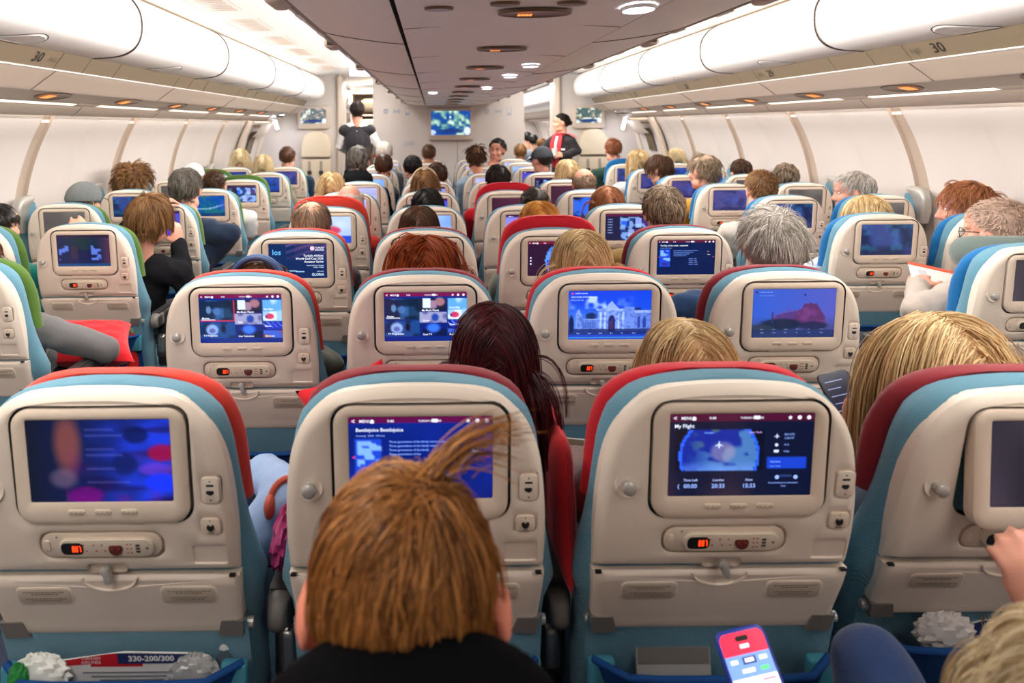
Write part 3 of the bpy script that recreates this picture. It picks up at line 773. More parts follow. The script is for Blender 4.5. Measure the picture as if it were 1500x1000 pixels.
def pic_map(seed=90, c=(10, 70, 150), c2=(20, 96, 110)):
    p = Pic(36, 22, c); n = p.noise(seed, 6, 4)*.6 + p.noise(seed+1, 14, 9)*.4; p.mix(np.clip((n - .5)*6, 0, 1), c2); p.mix((np.abs(p.Y - .55 - .12*np.sin(p.X*4)) < .03)*(c2[1] > 90)*.6, (180, 220, 255)); p.mix(np.clip(p.noise(seed + 4, 3, 2)*1.6 - .8, 0, .5), (70, 90, 170)); p.rect(0, .86, 1, 1, (20, 24, 60), .45); return p
def pic_lmenu():
    p = Pic(44, 28, (14, 22, 66)); p.mix(np.clip(1 - np.abs(p.X - .5)*2, 0, 1)*(p.Y < .5)*.6, (26, 60, 40)); p.mix(np.clip((p.X - .75)*4, 0, 1)*.7, (96, 50, 70)); p.rect(0, 0, 1, .11, (36, 22, 50)); n = p.noise(95, 16, 10)
    for x in (.04, .66): p.mix((n > .5)*((p.X > x) & (p.X < x + .18) & (p.Y > .34) & (p.Y < .82)), (80, 110, 200))
    p.rect(.27, .36, .42, .8, (56, 34, 56), .7); p.rect(0, .92, 1, 1, (20, 60, 110)); return p
PICS = {}
def scr(name):
    if name in PICS: return PICS[name]
    fn = dict(blur=pic_blur, info=lambda: pic_info('Beetlejuice Beetlejuice'), flight=pic_flight, menu=lambda: pic_menu(0), menu_tr=lambda: pic_menu(1), gate=pic_gate, castle=pic_castle, golf=pic_golf,
              globe=pic_globe, film=lambda: pic_info('The film of the week - extended', (84, 20, 50), 7, 0), lav=lambda: pic_pale(bar=True), lav2=lambda: pic_pale((150, 156, 240), (190, 190, 250), 61), plane=lambda: pic_pale((150, 180, 240), (200, 214, 250), 62, red=.6),
              bluew=lambda: pic_pale((110, 150, 240), (190, 214, 250), 63), violet=lambda: pic_pale((80, 50, 170), (60, 90, 210), 64, bar=True), grid=pic_grid, grid2=lambda: pic_grid(72, (60, 20, 60)), off=pic_dark, offgrey=lambda: pic_dark((70, 66, 66), (110, 102, 98), 81), dusk=lambda: pic_dark((50, 44, 90), (30, 60, 140), 82),
              maroon=lambda: pic_dark((46, 24, 44), (90, 40, 60), 83), teal=pic_map, night=lambda: pic_map(92, (24, 60, 150), (30, 40, 90)), blue=lambda: pic_map(93, (14, 32, 72), (24, 74, 110)), person=lambda: pic_map(97, (40, 96, 220), (14, 22, 60)), lmenu=pic_lmenu, purple=lambda: pic_map(96, (66, 62, 124), (36, 44, 104)))[name]
    PICS[name] = fn().mesh(); return PICS[name]
# ------------------------------------------------------------------ the cabin
XC = 0.226
Y0, Y1 = -4.0, 9.2
def extrude(mb, prof, s, ys, m, xc=XC):
    rings = [[(xc + s*u, y, z) for (u, z) in prof] for y in ys]
    mb.loft(rings, m, close=False, caps=(False, False))
def ylist(a, b, st=.4): return list(np.linspace(a, b, max(2, int((b-a)/st) + 1)))

# floor
mb = MB(); mb.add([(XC-2.7, Y0, 0), (XC+2.7, Y0, 0), (XC+2.7, 18, 0), (XC-2.7, 18, 0)], [(0,1,2,3)], CARPET); struct(mb.build('floor', smooth=False))
# side walls: panels of one bay each with a raised rib between
WP = catmull([(2.405,1.70),(2.44,1.63),(2.52,1.47),(2.585,1.27),(2.62,1.05),(2.63,.8),(2.60,.5),(2.55,.2),(2.52,0)], 5)
BAY = 1.13; RIB0 = 3.95
for s, nm in ((-1, 'wall_left'), (1, 'wall_right')):
    mb = MB(); ys = []
    k = -8
    ribs = [RIB0 + BAY*i for i in range(-8, 13)]
    for r in ribs:
        ys += [r-.062, r-.054, r-.05, r-.03, r-.012, r, r+.012, r+.03, r+.05, r+.054, r+.062, r+.2, r+.38, r+.50, r+.545, r+.565, r+.585, r+.63, r+.75, r+.93]
    ys = sorted(y for y in ys if Y0 <= y <= 18)
    rings = []
    for y in ys:
        t = ((y - RIB0 + BAY/2) % BAY) - BAY/2
        a = abs(t)
        off = -.022 if a < .052 else 0.0
        if t < -.04 and a < .052: off = -.012
        c = abs(a - BAY/2); crease = .030*max(0, 1 - c/.06)
        bulge = .03*math.sin(math.pi*min(1, (a - .06)/(BAY/2 - .06))) if a > .06 else 0
        ring = []
        for i, (u, z) in enumerate(WP):
            w = min(1, max(0, (1.66 - z)*4))
            ring.append((XC + s*(u - off + (bulge*.6 + crease)*w), y, z))
        rings.append(ring)
    mb.loft(rings, WALLM, close=False, caps=(False, False))
    nr = len(WP) - 1; km = mb.mi(RIBSHADE)
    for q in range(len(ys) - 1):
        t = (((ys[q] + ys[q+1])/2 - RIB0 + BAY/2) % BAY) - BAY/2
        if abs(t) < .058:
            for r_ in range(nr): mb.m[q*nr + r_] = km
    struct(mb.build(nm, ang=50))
# mouldings above the walls
DOORY = 8.1
LIP = catmull([(1.905,1.822),(1.925,1.806),(1.965,1.778),(2.005,1.748),(2.02,1.738)], 4)
PSU = [(2.02,1.738),(2.03,1.742),(2.115,1.722),(2.20,1.704)]
COVE = [(2.245,1.690),(2.26,1.677),(2.31,1.652),(2.36,1.637),(2.375,1.640),(2.375,1.66)]
k = 0
for s, side in ((-1, 'left'), (1, 'right')):
    for nm, prof, m in (('trim', LIP, TAUPED), ('trim', PSU, BEIGE), ('trim', COVE, TAUPED)):
        mb = MB(); extrude(mb, prof, s, ylist(Y0, 18), m); k += 1; struct(mb.build('trim_%d' % k, ang=50))
    # white edge of the lip
    mb = MB(); mb.tube([(XC + s*1.903, y, 1.824) for y in ylist(Y0, 9.15)], .0042, BINM, 8); k += 1; struct(mb.build('trim_%d' % k))
    # housing behind the wall wash lamp
    mb = MB(); extrude(mb, [(2.375,1.66),(2.36,1.76),(2.47,1.76),(2.47,1.60)], s, [Y0, 18], WHITE); k += 1; struct(mb.build('trim_%d' % k, smooth=False))
    # seams of lip and cove panels
    mb = MB()
    for y in [3.05 + 1.4*i for i in range(-4, 5)]:
        mb.tube([(XC + s*(u - .0015), y - (1.822 - z)*.9*0, z - .0015) for u, z in LIP], .0016, DARKW, 4)
    for y in [RIB0 + BAY*i for i in range(-6, 5)]: mb.tube([(XC + s*u, y + (u - 2.26)*.9, z - .0015) for u, z in COVE[:4]], .0014, TAUPE, 4)
    k += 1; struct(mb.build('trim_%d' % k))

# overhead bins
DOOR = catmull([(1.735,2.225),(1.675,2.19),(1.630,2.13),(1.615,2.06),(1.622,1.995),(1.655,1.940),(1.725,1.908),(1.85,1.898)], 5)
STRIP = [(1.85,1.898),(1.862,1.880),(1.885,1.850),(1.902,1.826)]
ORD = ['second', 'third', 'fourth', 'fifth', 'sixth', 'seventh', 'eighth']
def bin_unit(s, y0, y1, label, number=None):
    t = empty('overhead_bin', (XC + s*1.85, y0, 1.9))
    P = lambda p: (p[0] - (XC + s*1.85), p[1] - y0, p[2] - 1.9)
    g = .007
    mb = MB(); rings = []
    for y, e in ((y0 + g, .014), (y0 + g + .004, .003), (y0 + g + .012, 0), (y0 + .4, 0), ((y0+y1)/2, 0), (y1 - .4, 0), (y1 - g - .012, 0), (y1 - g - .004, .003), (y1 - g, .014)):
        rings.append([P((XC + s*(u + e), y, z)) for u, z in DOOR])
    mb.loft(rings, BINM, close=False, caps=(False, False)); d = mb.build('bin_door', t, ang=60)
    mb = MB(); rings = [[P((XC + s*u, y, z)) for u, z in STRIP] for y in (y0, (y0+y1)/2, y1)]; mb.loft(rings, TAUPE, close=False, caps=(False, False))
    body = [(1.74,2.235),(2.35,2.24),(2.35,1.84),(1.905,1.825)]
    mb.loft([[P((XC + s*u, y, z)) for u, z in body] for y in (y0 + .001, y1 - .001)], BEIGE, close=False, caps=(False, False))
    prof = [(u + .004, z) for u, z in DOOR] + STRIP[1:] + body[::-1][1:-1]
    for y in (y0 + .003, y1 - .003):                               # end walls
        n = len(prof); mb.add([P((XC + s*(u + .006), y, z)) for u, z in prof], [tuple(range(n))], DARKW)
    for y in (y0 + .30, y1 - .26, y1 - .012):                      # joints of the strip
        mb.tube([P((XC + s*(u - .001), y, z)) for u, z in STRIP], .0028, TAUPE, 4)
    mb.build('bin_body', t, ang=50)
    mb = MB(); mb.tube([P((XC + s*(u - .0005), y0, z)) for u, z in DOOR], .0042, DARKW, 5); mb.build('door_seam', t)
    # latch: an oval flap let into the lower edge of the door
    yl = y0 + .70; mb = MB()
    Ld = np.array(DOOR); seg = np.r_[0, np.cumsum(np.hypot(*np.diff(Ld, axis=0).T))]
    def dp(a): return (np.interp(seg[-1] - a, seg, Ld[:, 0]), np.interp(seg[-1] - a, seg, Ld[:, 1]))
    def flap(rx, rz, off, n=22):
        out = []
        for q in range(n):
            th = math.pi*q/(n-1); u, z = dp(.012 + rz*math.sin(th)); out.append(P((XC + s*(u - off*.8), yl + rx*math.cos(th), z - off*.6)))
        return out
    a, b = flap(.112, .150, .001), flap(.103, .138, .0055); c = flap(.097, .130, .003)
    mb.loft([a, b, c], BINM, close=True, caps=(False, True))
    mb.build('latch', t, ang=30)
    mb = MB(); mb.tube(flap(.115, .154, .0008), .0016, DARKW, 4); mb.build('latch_gap', t)
    if number:
        mb = MB(); yy = y0 + .98 if s < 0 else y0 + .95
        def onst(u, v):
            f = (.5 - v/.085); uu = 1.853 + (1.900 - 1.853)*f; zz = 1.895 + (1.829 - 1.895)*f
            return P((XC + s*(uu - .003), yy + (u if s < 0 else -u), zz))
        mb.text(number, INKBLACK, onst, .072, 'CENTER', .001)
        mb.text('HJK' if s > 0 else 'ABC', TEXTG, lambda u, v: onst(u + (.12 if s < 0 else -.13), v), .04, 'CENTER')
        mb.build('row_number', t, smooth=False)
    tag(t, label, 'overhead bin', 'overhead bins along the sides of the cabin')
    return t
BIN0 = 3.28
for s, side in ((-1, 'left'), (1, 'right')):
    for i in range(-3, 5):
        y0 = BIN0 - 1.4 + 1.4*i; y1 = min(y0 + 1.4, 9.12)
        if i < -1: continue
        if y1 - y0 < .3: continue
        num = {0: '30', 1: '29', 2: '28', 3: '27'}.get(i)
        if side == 'left' and i >= 1: num = None
        lab = {-1: 'white curved overhead bin on the %s, behind the one marked 30', 0: 'white curved overhead bin on the %s with 30 on its lower strip',
               1: 'white curved bin on the %s, next ahead of the one marked 30', 2: 'white curved bin on the %s, second ahead of the one marked 30', 3: 'white curved bin on the %s, third ahead of the one marked 30', 4: 'white curved bin on the %s ending at the far partition'}[i] % side
        bin_unit(s, y0, y1, lab, num)
    mb = MB(); extrude(mb, DOOR + STRIP[1:], s, [10.2, 13, 18], BINM); extrude(mb, [(1.74,2.235),(2.35,2.24)], s, [10.2, 18], BINM)
    n = len(DOOR) + 3; mb.add([(XC + s*u, 10.2, z) for u, z in DOOR + STRIP[1:]] + [(XC + s*2.3, 10.2, 2.2)], [tuple(range(n+1))], BINM)
    tag(mb.build('overhead_bin', ang=60), 'white overhead bin seen through the %s doorway in the next cabin' % side, 'overhead bin')

# service panels over the outer seats: bronze ovals with a lit sign, and warm strip lamps
def oval_unit(c, ax, rx, ry, label, group, upright=0.0, sign=True):
    t = empty('service_panel', c); M = Matrix.Rotation(ax, 3, 'Y')
    V = lambda x, y, z: tuple(M @ Vector((x, y, z)))
    mb = MB(); n = 28
    for r0, r1, z0, z1, m in ((1.06, 1.0, .001, -.004, OVALM),):
        mb.loft([[V(r*rx*math.cos(a), r*ry*math.sin(a), z) for a in [2*math.pi*q/n for q in range(n)]] for r, z in ((1.05, .002), (1.03, -.0035), (.99, -.0045), (.9, -.002), (.4, -.001))], OVALM, caps=(False, True))
    mb.build('oval_cover', t, ang=30)
    if sign:
        mb = MB(); sx = rx*.42
        for q in range(4):
            x = -rx*.28 - sx/2 + sx*(q + .5)/4
            mb.add([V(x - sx*.10, -ry*.28, -.0055), V(x + sx*.10, -ry*.28, -.0055), V(x + sx*.10, ry*.28, -.0055), V(x - sx*.10, ry*.28, -.0055)], [(0,1,2,3)], SIGNAMB)
        mb.build('seatbelt_sign', t, smooth=False)
    tag(t, label, 'service panel', group); return t
for s, side in ((-1, 'left'), (1, 'right')):
    yb = [2.55, 3.38, 4.21, 5.04, 5.87, 6.70, 7.53]
    for i, y in enumerate(yb):
        ang = math.atan2(1.704 - 1.742, .17)*-1*s
        lab = 'bronze oval sign panel under the %s bins, %s' % (side, ('nearest the camera', 'second from the camera', 'third from the camera', 'fourth from the camera', 'fifth from the camera', 'sixth from the camera', 'farthest, by the exit')[i])
        t = oval_unit((XC + s*2.10, y, 1.7235), 0, .055, .13, lab, 'oval sign panels under the side bins', sign=False)
        t.rotation_euler = (0, R(14)*s, 0)
        mb = MB()
        for q in range(3): mb.add([(-.028, -.085 + .026*q, -.0055), (.028, -.085 + .026*q, -.0055), (.028, -.065 + .026*q, -.0055), (-.028, -.065 + .026*q, -.0055)], [(0,1,2,3)], SIGNAMB)
        mb.build('seatbelt_sign', t, smooth=False)
    for i, y in enumerate([RIB0 + BAY*q for q in range(-5, 4)]):
        t = empty('strip_lamp', (XC + s*2.222, y + BAY/2, 1.697))
        P = lambda u, yy, z: (s*(u - 2.222), yy, z - 1.697)
        mb = MB(); mb.loft([[P(2.211, yy, 1.7005), P(2.216, yy, 1.696), P(2.238, yy, 1.691)] for yy in (-BAY/2 + .13, 0, BAY/2 - .13)], LEDSOFT, close=False, caps=(False, False)); mb.build('diffuser', t)
        for a in (-1, 1):
            mb = MB(); mb.loft([[P(2.20, yy, 1.7035), P(2.206, yy, 1.6985), P(2.245, yy, 1.6895)] for yy in (a*(BAY/2 - .13), a*BAY/2)], TAUPED, close=False, caps=(False, False)); mb.build('end_plate', t)
        if i < 3: lab = 'lit warm strip lamp above the %s windows at the near end' % side
        else: lab = 'lit warm strip lamp above the %s windows, %s' % (side, ('closest whole strip', 'second strip on', 'third strip on', 'fourth strip on', 'fifth strip on', 'last strip on')[i - 3])
        tag(t, lab, 'lamp', 'strip lamps above the side windows' if i >= 3 else 'near strip lamps %s' % side)

# centre bins seen from below
for s, nm in ((-1, 'a'), (1, 'b')):
    pass
mb = MB()
rings = []
for y in sorted(set(ylist(Y0, 9.3, .2))):
    sc = .012*abs(math.sin((y - .3)*math.pi/.8))                    # gentle swell of each panel
    rings.append([(XC + u, y, 1.830 + .012*(1 - (u/.31)**2) - sc*(1 - (u/.31)**2)) for u in np.linspace(-.305, .305, 13)])
mb.loft(rings, CEILM, close=False, caps=(False, False))
for y in [.3 + .8*i for i in range(-4, 12)]: mb.tube([(XC + u, y, 1.829 + .012*(1 - (u/.31)**2)) for u in np.linspace(-.3, .3, 11)], .0016, TAUPE, 4)
struct(mb.build('ceiling', ang=60))
mb = MB()
for s in (-1, 1):
    WING = catmull([(.318,1.836),(.40,1.838),(.50,1.848),(.56,1.860),(.575,1.868)], 4)
    extrude(mb, WING, s, ylist(Y0, 9.28), CEILM)
    extrude(mb, [(.318,1.836),(.314,1.85),(.305,1.86),(.305,1.835)], s, [Y0, 9.28], DARKW)
    for y in (.9, 2.3, 3.7, 5.1, 6.5, 7.9): mb.tube([(XC + s*u, y - .12*math.sin((u - .318)/.257*math.pi/2), z - .0012) for u, z in WING], .0015, TAUPE, 4)
struct(mb.build('ceiling_wings', ang=60))
# upper sides of the centre bins, aisle ceilings
mb = MB()
for s in (-1, 1):
    extrude(mb, catmull([(.60,1.90),(.62,1.97),(.60,2.08),(.55,2.18),(.50,2.30)], 4), s, ylist(Y0, 9.28), BINM)
struct(mb.build('ceiling_bins', ang=60))
mb = MB()
for s in (-1, 1):
    extrude(mb, [(.45,2.29),(.75,2.285),(1.2,2.27),(1.62,2.245),(1.735,2.232)], s, ylist(Y0, 18), WHITE)
    extrude(mb, [(1.725,2.231),(1.735,2.221)], s, [Y0, 9.1], BRASS)
struct(mb.build('ceiling_aisles', ang=60))
mb = MB()                                                            # grilles of the aisle ceiling
for s in (-1, 1):
    for y in [1.0 + .85*i for i in range(0, 9)]:
        for q in range(9): mb.box((XC + s*1.45, y + .04*q*1.5, 2.252), (.17, .012, .004), BEIGE)
        mb.box((XC + s*1.56, y + .24, 2.2465), (.008, .5, .003), BEIGE); mb.box((XC + s*1.34, y + .24, 2.2595), (.008, .5, .003), BEIGE)
struct(mb.build('ceiling_grilles', smooth=False))
# bronze hand rail with latch boxes
for s, side in ((-1, 'left'), (1, 'right')):
    t = empty('hand_rail', (XC + s*.585, 0, 1.875))
    mb = MB(); rings = [[(s*u, y, z) for u, z in ((-.012,-.006),(.0,-.012),(.016,-.006),(.022,.006),(.012,.016),(-.012,.012))] for y in (Y0, 9.27)]; mb.loft(rings, BRASS); mb.build('rail', t, ang=30)
    mb = MB()
    for y in np.arange(-3, 9, .35): mb.box((s*.004, y, -.0115), (.012, .10, .003), WHITE)
    mb.build('rail_inlay', t, smooth=False)
    for y in (.35, 1.68, 2.6, 3.6, 4.8, 6.1, 7.4, 8.6):
        mb = MB(); mb.rbox((s*.018, y, .004), (.05, .11, .05), .012, TAUPED, axis='y', corner=.018); b = mb.build('latch_box', t, ang=50)
        mb = MB(); mb.rbox((s*.018, y - .0555, .002), (.026, .004, .026), .0015, CHAR, axis='y'); mb.build('latch_button', b)
    tag(t, 'bronze rail with latch boxes along the %s edge of the centre bins' % side, 'rail')
# sign ovals, reading lamps and speakers on the centre underside
for i in range(10):
    y = 1.62 + .765*i
    lab = 'bronze oval with lit belt sign on the centre ceiling, %s' % ('closest to the camera', 'second from the camera', 'third from the camera', 'fourth from the camera', 'fifth from the camera', 'sixth from the camera', 'seventh from the camera', 'eighth from the camera', 'ninth from the camera', 'last before the bulkhead')[i]
    z0 = 1.838 - .012*abs(math.sin((y - .3)*math.pi/.8))
    oval_unit((XC + .02, y, z0 - .002), 0, .085, .05, lab, 'oval sign panels on the centre ceiling')
def small_disc(name, x, y, z, r, m, label, cat, group, ry=None):
    t = empty(name, (x, y, z)); mb = MB(); n = 18; ry = ry or r
    mb.loft([[(q*r*math.cos(a), q*ry*math.sin(a), zz) for a in [2*math.pi*j/n for j in range(n)]] for q, zz in ((1.15, .004), (1.1, -.003), (1, -.004))], OVALM if m is not LEDCOOL else WHITE, caps=(False, False)); mb.build('bezel', t)
    mb = MB(); mb.loft([[(q*r*math.cos(a), q*ry*math.sin(a), zz) for a in [2*math.pi*j/n for j in range(n)]] for q, zz in ((1, -.004), (.5, -.005))], m, caps=(False, True)); mb.build('lens', t)
    tag(t, label, cat, group)
for (px, py, w) in ((935, 8, 1.55), (777, 94, 3.4), (747, 110, 4.3), (713, 128, 5.6), (634, 135, 6.2)):
    p = W(px, py, w); 
    d = (CZ - 1.832)/((py - PY + ROLL*(px - PX))/F); p = W(px, py, d)
    small_disc('reading_spotlight', p[0], p[1], 1.832 - .008, .034, LEDCOOL, {935: 'lit reading lamp nearest the camera on the centre ceiling', 777: 'lit reading lamp second along the right of the ceiling', 747: 'lit reading lamp third along the right of the ceiling', 713: 'lit reading lamp farthest along the right of the ceiling', 634: 'lit reading lamp alone at the far left of the ceiling'}[px], 'lamp', 'lit reading lamps on the ceiling', .05)
for (px, py) in ((643, 10), (740, 3), (838, 2)):
    d = (CZ - 1.832)/((py - PY + ROLL*(px - PX))/F); p = W(px, py, d)
    small_disc('ceiling_nozzle', p[0], p[1], 1.832 - .004, .03, SILVER if px == 643 else OVALM, {643: 'silver round nozzle near the dark groove of the ceiling', 740: 'bronze round nozzle left above the nearest lit oval', 838: 'bronze round nozzle right above the nearest lit oval'}[px], 'nozzle', 'round nozzles on the ceiling', .022)

# ---- far end
mb = MB()
z_top = 2.3
mb.box((XC, 9.33, 1.1), (2.06, .06, 2.4), WALLM); struct(mb.build('wall_front', smooth=False))
mb = MB(); mb.box((XC + .115, 9.297, .75), (.006, .006, 1.5), TAUPE); mb.build('trim_30', smooth=False)['kind'] = 'structure'
def wall_tv(cx, d, cz, w, h, pic, label):
    t = empty('wall_monitor', (cx, d, cz)); mb = MB()
    mb.rbox((0, -.035, -.018), (w + .09, .07, h + .11), .016, BEIGE, axis='y', corner=.03); mb.build('housing', t, ang=50)
    mb = MB(); o = mb
    p = pic
    V = []; nx, ny = p.nx, p.ny
    for j in range(ny + 1):
        for i in range(nx + 1): V.append(((i/nx - .5)*w, -.072, (.5 - j/ny)*h))
    Fc = [(j*(nx+1)+i, (j+1)*(nx+1)+i, (j+1)*(nx+1)+i+1, j*(nx+1)+i+1) for j in range(ny) for i in range(nx)]
    me = bpy.data.meshes.new('screen'); me.from_pydata(V, [], Fc); me.materials.append(SCREEN)
    at = me.color_attributes.new('picture', 'FLOAT_COLOR', 'POINT'); c = lin(np.clip(np.pad(p.img, ((0,1),(0,1),(0,0)), mode='edge'), 0, 1)).reshape(-1, 3)
    at.data.foreach_set('color', np.concatenate([c, np.ones((len(c), 1))], 1).astype(np.float32).ravel())
    link('screen', me, t); tag(t, label, 'screen', 'monitors on the far walls'); return t
def pic_world(seed, bgc, lc):
    p = Pic(56, 34, bgc); n = p.noise(seed, 6, 4)*.6 + p.noise(seed + 1, 16, 10)*.4
    p.mix(np.clip((n - .44)*7, 0, 1), lc); p.mix(np.clip((n - .6)*6, 0, 1), (206, 222, 210)); p.blob(.5, .85, .4, .12, (10, 40, 110), .8); p.blob(.93, .85, .1, .2, (230, 236, 245), .9); p.blob(.03, .9, .12, .12, (220, 230, 245), .8); p.blob(.5, .28, .025, .06, (235, 245, 250)); return p
a = W(660, 180, 9.29); wall_tv(a[0], 9.30, a[2], .53, .325, pic_world(201, (18, 70, 150), (96, 150, 140)), 'large lit map monitor in the middle of the front bulkhead')
SYM = []
def bulkhead_mark(name, px, py, kind, label):
    p = W(px, py, 9.297); mb = MB(); m = mat('faint_blue_print', srgb(176, 186, 200), .6)
    if kind == 'ring':
        for r in (.018, .03): mb.tube([(p[0] + r*math.cos(a), 9.297, p[2] + r*math.sin(a)) for a in np.linspace(0, 6.283, 19)], .005, m, 4)
    elif kind == 'wifi':
        for r in (.025, .042): 
            for sg in (0, math.pi): mb.tube([(p[0] + r*math.cos(a + sg), 9.297, p[2] + r*math.sin(a + sg)) for a in np.linspace(-.8, .8, 8)], .005, m, 4)
        mb.box((p[0], 9.297, p[2]), (.04, .003, .02), m)
    else:
        mb.tube([(p[0] + x, 9.297, p[2] + z) for x, z in ((-.026,-.05),(.026,-.05),(.026,.05),(-.026,.05),(-.026,-.05))], .004, m, 4); mb.box((p[0], 9.297, p[2] - .035), (.05, .003, .03), m)
    tag(mb.build(name, smooth=False), label, 'sign', 'printed symbols on the front bulkhead')
for side, xs in (('left', (565, 581, 597)), ('right', (713, 730, 746))):
    for x, kd, nm in zip(xs, ('ring', 'wifi', 'phone'), ('ring', 'wireless', 'phone')): bulkhead_mark('printed_symbol', x, 163, kd, 'faint %s symbol printed %s of the front map monitor' % (nm, side))
p = W(599, 210, 9.297); mb = MB()
for q in range(3): mb.box((p[0], 9.297, p[2] + .018 - .018*q), (.14, .003, .007), mat('faint_blue_print', srgb(176, 186, 200)))
tag(mb.build('sign_placard', smooth=False), 'faint printed placard low on the front bulkhead', 'sign')
mb = MB(); p = W(741, 219, 9.297); mb.lathe([(.02, 0), (.02, -.01), (.01, -.012)], GREYB, c=(p[0], 9.30, p[2]), axis='y'); tag(mb.build('bulkhead_fitting'), 'small grey round fitting on the bulkhead right of the monitor', 'fitting')  # small round part of unidentified use
# outer partitions beside the aisles
for s, side in ((-1, 'left'), (1, 'right')):
    mb = MB(); u0, u1 = 1.50, 2.65
    mb.box((XC + s*(u0 + u1)/2, 9.26, 1.1), (u1 - u0, .1, 2.3), WALLM)
    mb.rbox((XC + s*(u0 - .03), 9.40, 1.1), (.07, .5, 2.3), .02, BEIGE, axis='z', corner=.03)
    struct(mb.build('wall_partition_%s' % side, ang=40))
a = W(460, 170, 9.2); wall_tv(a[0], 9.208, a[2], .345, .205, pic_world(211, (90, 110, 110), (150, 130, 130)), 'small map monitor on the left partition above the jump seat')
a = W(861, 169, 9.2); wall_tv(a[0], 9.208, a[2], .34, .20, pic_world(221, (70, 96, 96), (150, 140, 120)), 'small map monitor on the right partition above the jump seat')
def jump_seat(px, label):
    a = W(px, 205, 9.2); t = empty('jump_seat', (a[0], 9.205, 0))
    def slab(nm, prof, y0, y1, m):
        mb = MB(); rings = []
        for z, hw in prof: rings.append([(q[0], (y0+y1)/2 + q[1], z) for q in rr(2*hw, y1 - y0, .025, 4)])
        mb.loft(rings, m); return mb.build(nm, t, ang=60)
    slab('headrest', [(1.16,.195),(1.18,.205),(1.30,.20),(1.39,.178),(1.45,.145),(1.485,.09),(1.495,.04)], -.11, 0, CREAMLEATHER)
    slab('back_pad', [(.70,.19),(.72,.20),(1.10,.20),(1.125,.19)], -.09, 0, CREAMLEATHER)
    slab('folded_seat', [(.30,.19),(.33,.21),(.62,.21),(.66,.19)], -.16, 0, CREAMLEATHER)
    slab('base', [(0,.2),(.30,.2)], -.10, 0, BEIGE)
    for x in (-.085, .07):
        mb = MB(); mb.box((x, -.096, .93), (.036, .006, .34), mat('harness_grey', srgb(170, 158, 142), .8)); h = mb.build('harness_strap', t, smooth=False)
        mb = MB(); mb.rbox((x, -.104, .95), (.055, .016, .05), .004, CHAR, axis='y'); mb.build('buckle', h)
    tag(t, label, 'seat', 'cream folding jump seats')
jump_seat(464, 'cream folding jump seat on the left partition beside the aisle'); jump_seat(868, 'cream folding jump seat on the right partition behind the person in the red scarf')
# exit doors with their frames
for s, side, n in ((-1, 'left', 1), (1, 'right', 2)):
    t = empty('door_%d' % n, (XC, 8.62, 0)); t['kind'] = 'structure'
    DP = [(u - .03, z) for u, z in WP if z < 1.66]
    mb = MB(); mb.loft([[(s*u, y, z) for u, z in DP] for y in (-.40, -.2, 0, .2, .40)], WALLM, close=False, caps=(False, False)); mb.build('door_panel', t, ang=60)
    mb = MB()
    for y in (-.44, .44): mb.tube([(s*(u - .015), y, z) for u, z in DP], .04, BEIGE, 8)
    mb.tube([(s*2.41, y, 1.60) for y in (-.46, 0, .46)], .035, TAUPE, 8); mb.build('door_frame', t)
    mb = MB(); wz = [(u - .05, z) for u, z in WP if 1.22 < z < 1.52]
    mb.loft([[(s*u, y, z) for u, z in wz] for y in (-.17, 0, .10)], GREYB, close=False, caps=(False, False)); mb.build('door_window', t)
    mb = MB()
    for q in range(4): mb.tube([(s*(u - .006), -.14 + .06*q, z) for u, z in wz], .010, TAUPE, 6)
    mb.build('window_blind', t)
    mb = MB(); mb.tube([(s*2.50, .22, 1.12), (s*2.47, .22, 1.17), (s*2.47, .30, 1.17), (s*2.50, .30, 1.12)], .018, CHAR, 8); mb.build('door_handle', t)
    mb = MB(); mb.loft([[(s*u, y, z) for u, z in ((2.30,1.60),(2.36,1.50),(2.42,1.44))] for y in (-.30, .25)], BEIGE, close=False, caps=(False, False)); mb.build('door_header', t)
for s, side in ((-1, 'left'), (1, 'right')):
    a = W(404 if s < 0 else 914, 179, 9.15); t = empty('assist_lamp', tuple(a))
    mb = MB(); mb.rbox((0, 0, 0), (.055, .04, .22), .01, WHITE, axis='y', rot=Matrix.Rotation(R(14)*(-s)*-1, 3, 'Y')); mb.build('housing', t)
    mb = MB(); mb.rbox((0, -.022, 0), (.042, .012, .20), .005, LEDCOOL, axis='y', rot=Matrix.Rotation(R(14)*s, 3, 'Y')); mb.build('tube', t); t.rotation_euler = (0, 0, 0)
    tag(t, 'slanting lit cool lamp on the %s partition by the exit' % side, 'lamp', 'slanting exit lamps')
    b = W(409 if s < 0 else 908, 167 if s < 0 else 161, 8.7); t = empty('door_lamp', tuple(b))
    mb = MB(); mb.rbox((0, 0, 0), (.14, .10, .025), .008, WHITE, axis='z'); mb.build('housing', t); mb = MB(); mb.rbox((0, 0, -.013), (.11, .07, .006), .002, LEDCOOL, axis='z'); mb.build('tube', t)
    tag(t, 'flat lit lamp over the %s exit door' % side, 'lamp', 'flat lamps over the exits')
# lit sign hanging in the left aisle
a = W(527, 103, 8.2); t = empty('exit_sign', tuple(a)); mb = MB(); mb.rbox((0, 0, 0), (.25, .06, .15), .01, WHITE, axis='y'); mb.build('housing', t); mb = MB(); mb.box((0, -.032, 0), (.225, .006, .125), LEDCOOL); mb.build('lit_face', t, smooth=False)
mb = MB(); mb.box((0, 0, .14), (.05, .03, .16), WHITE); mb.build('bracket', t, smooth=False); tag(t, 'bright rectangular lit sign hanging in the left aisle', 'sign')
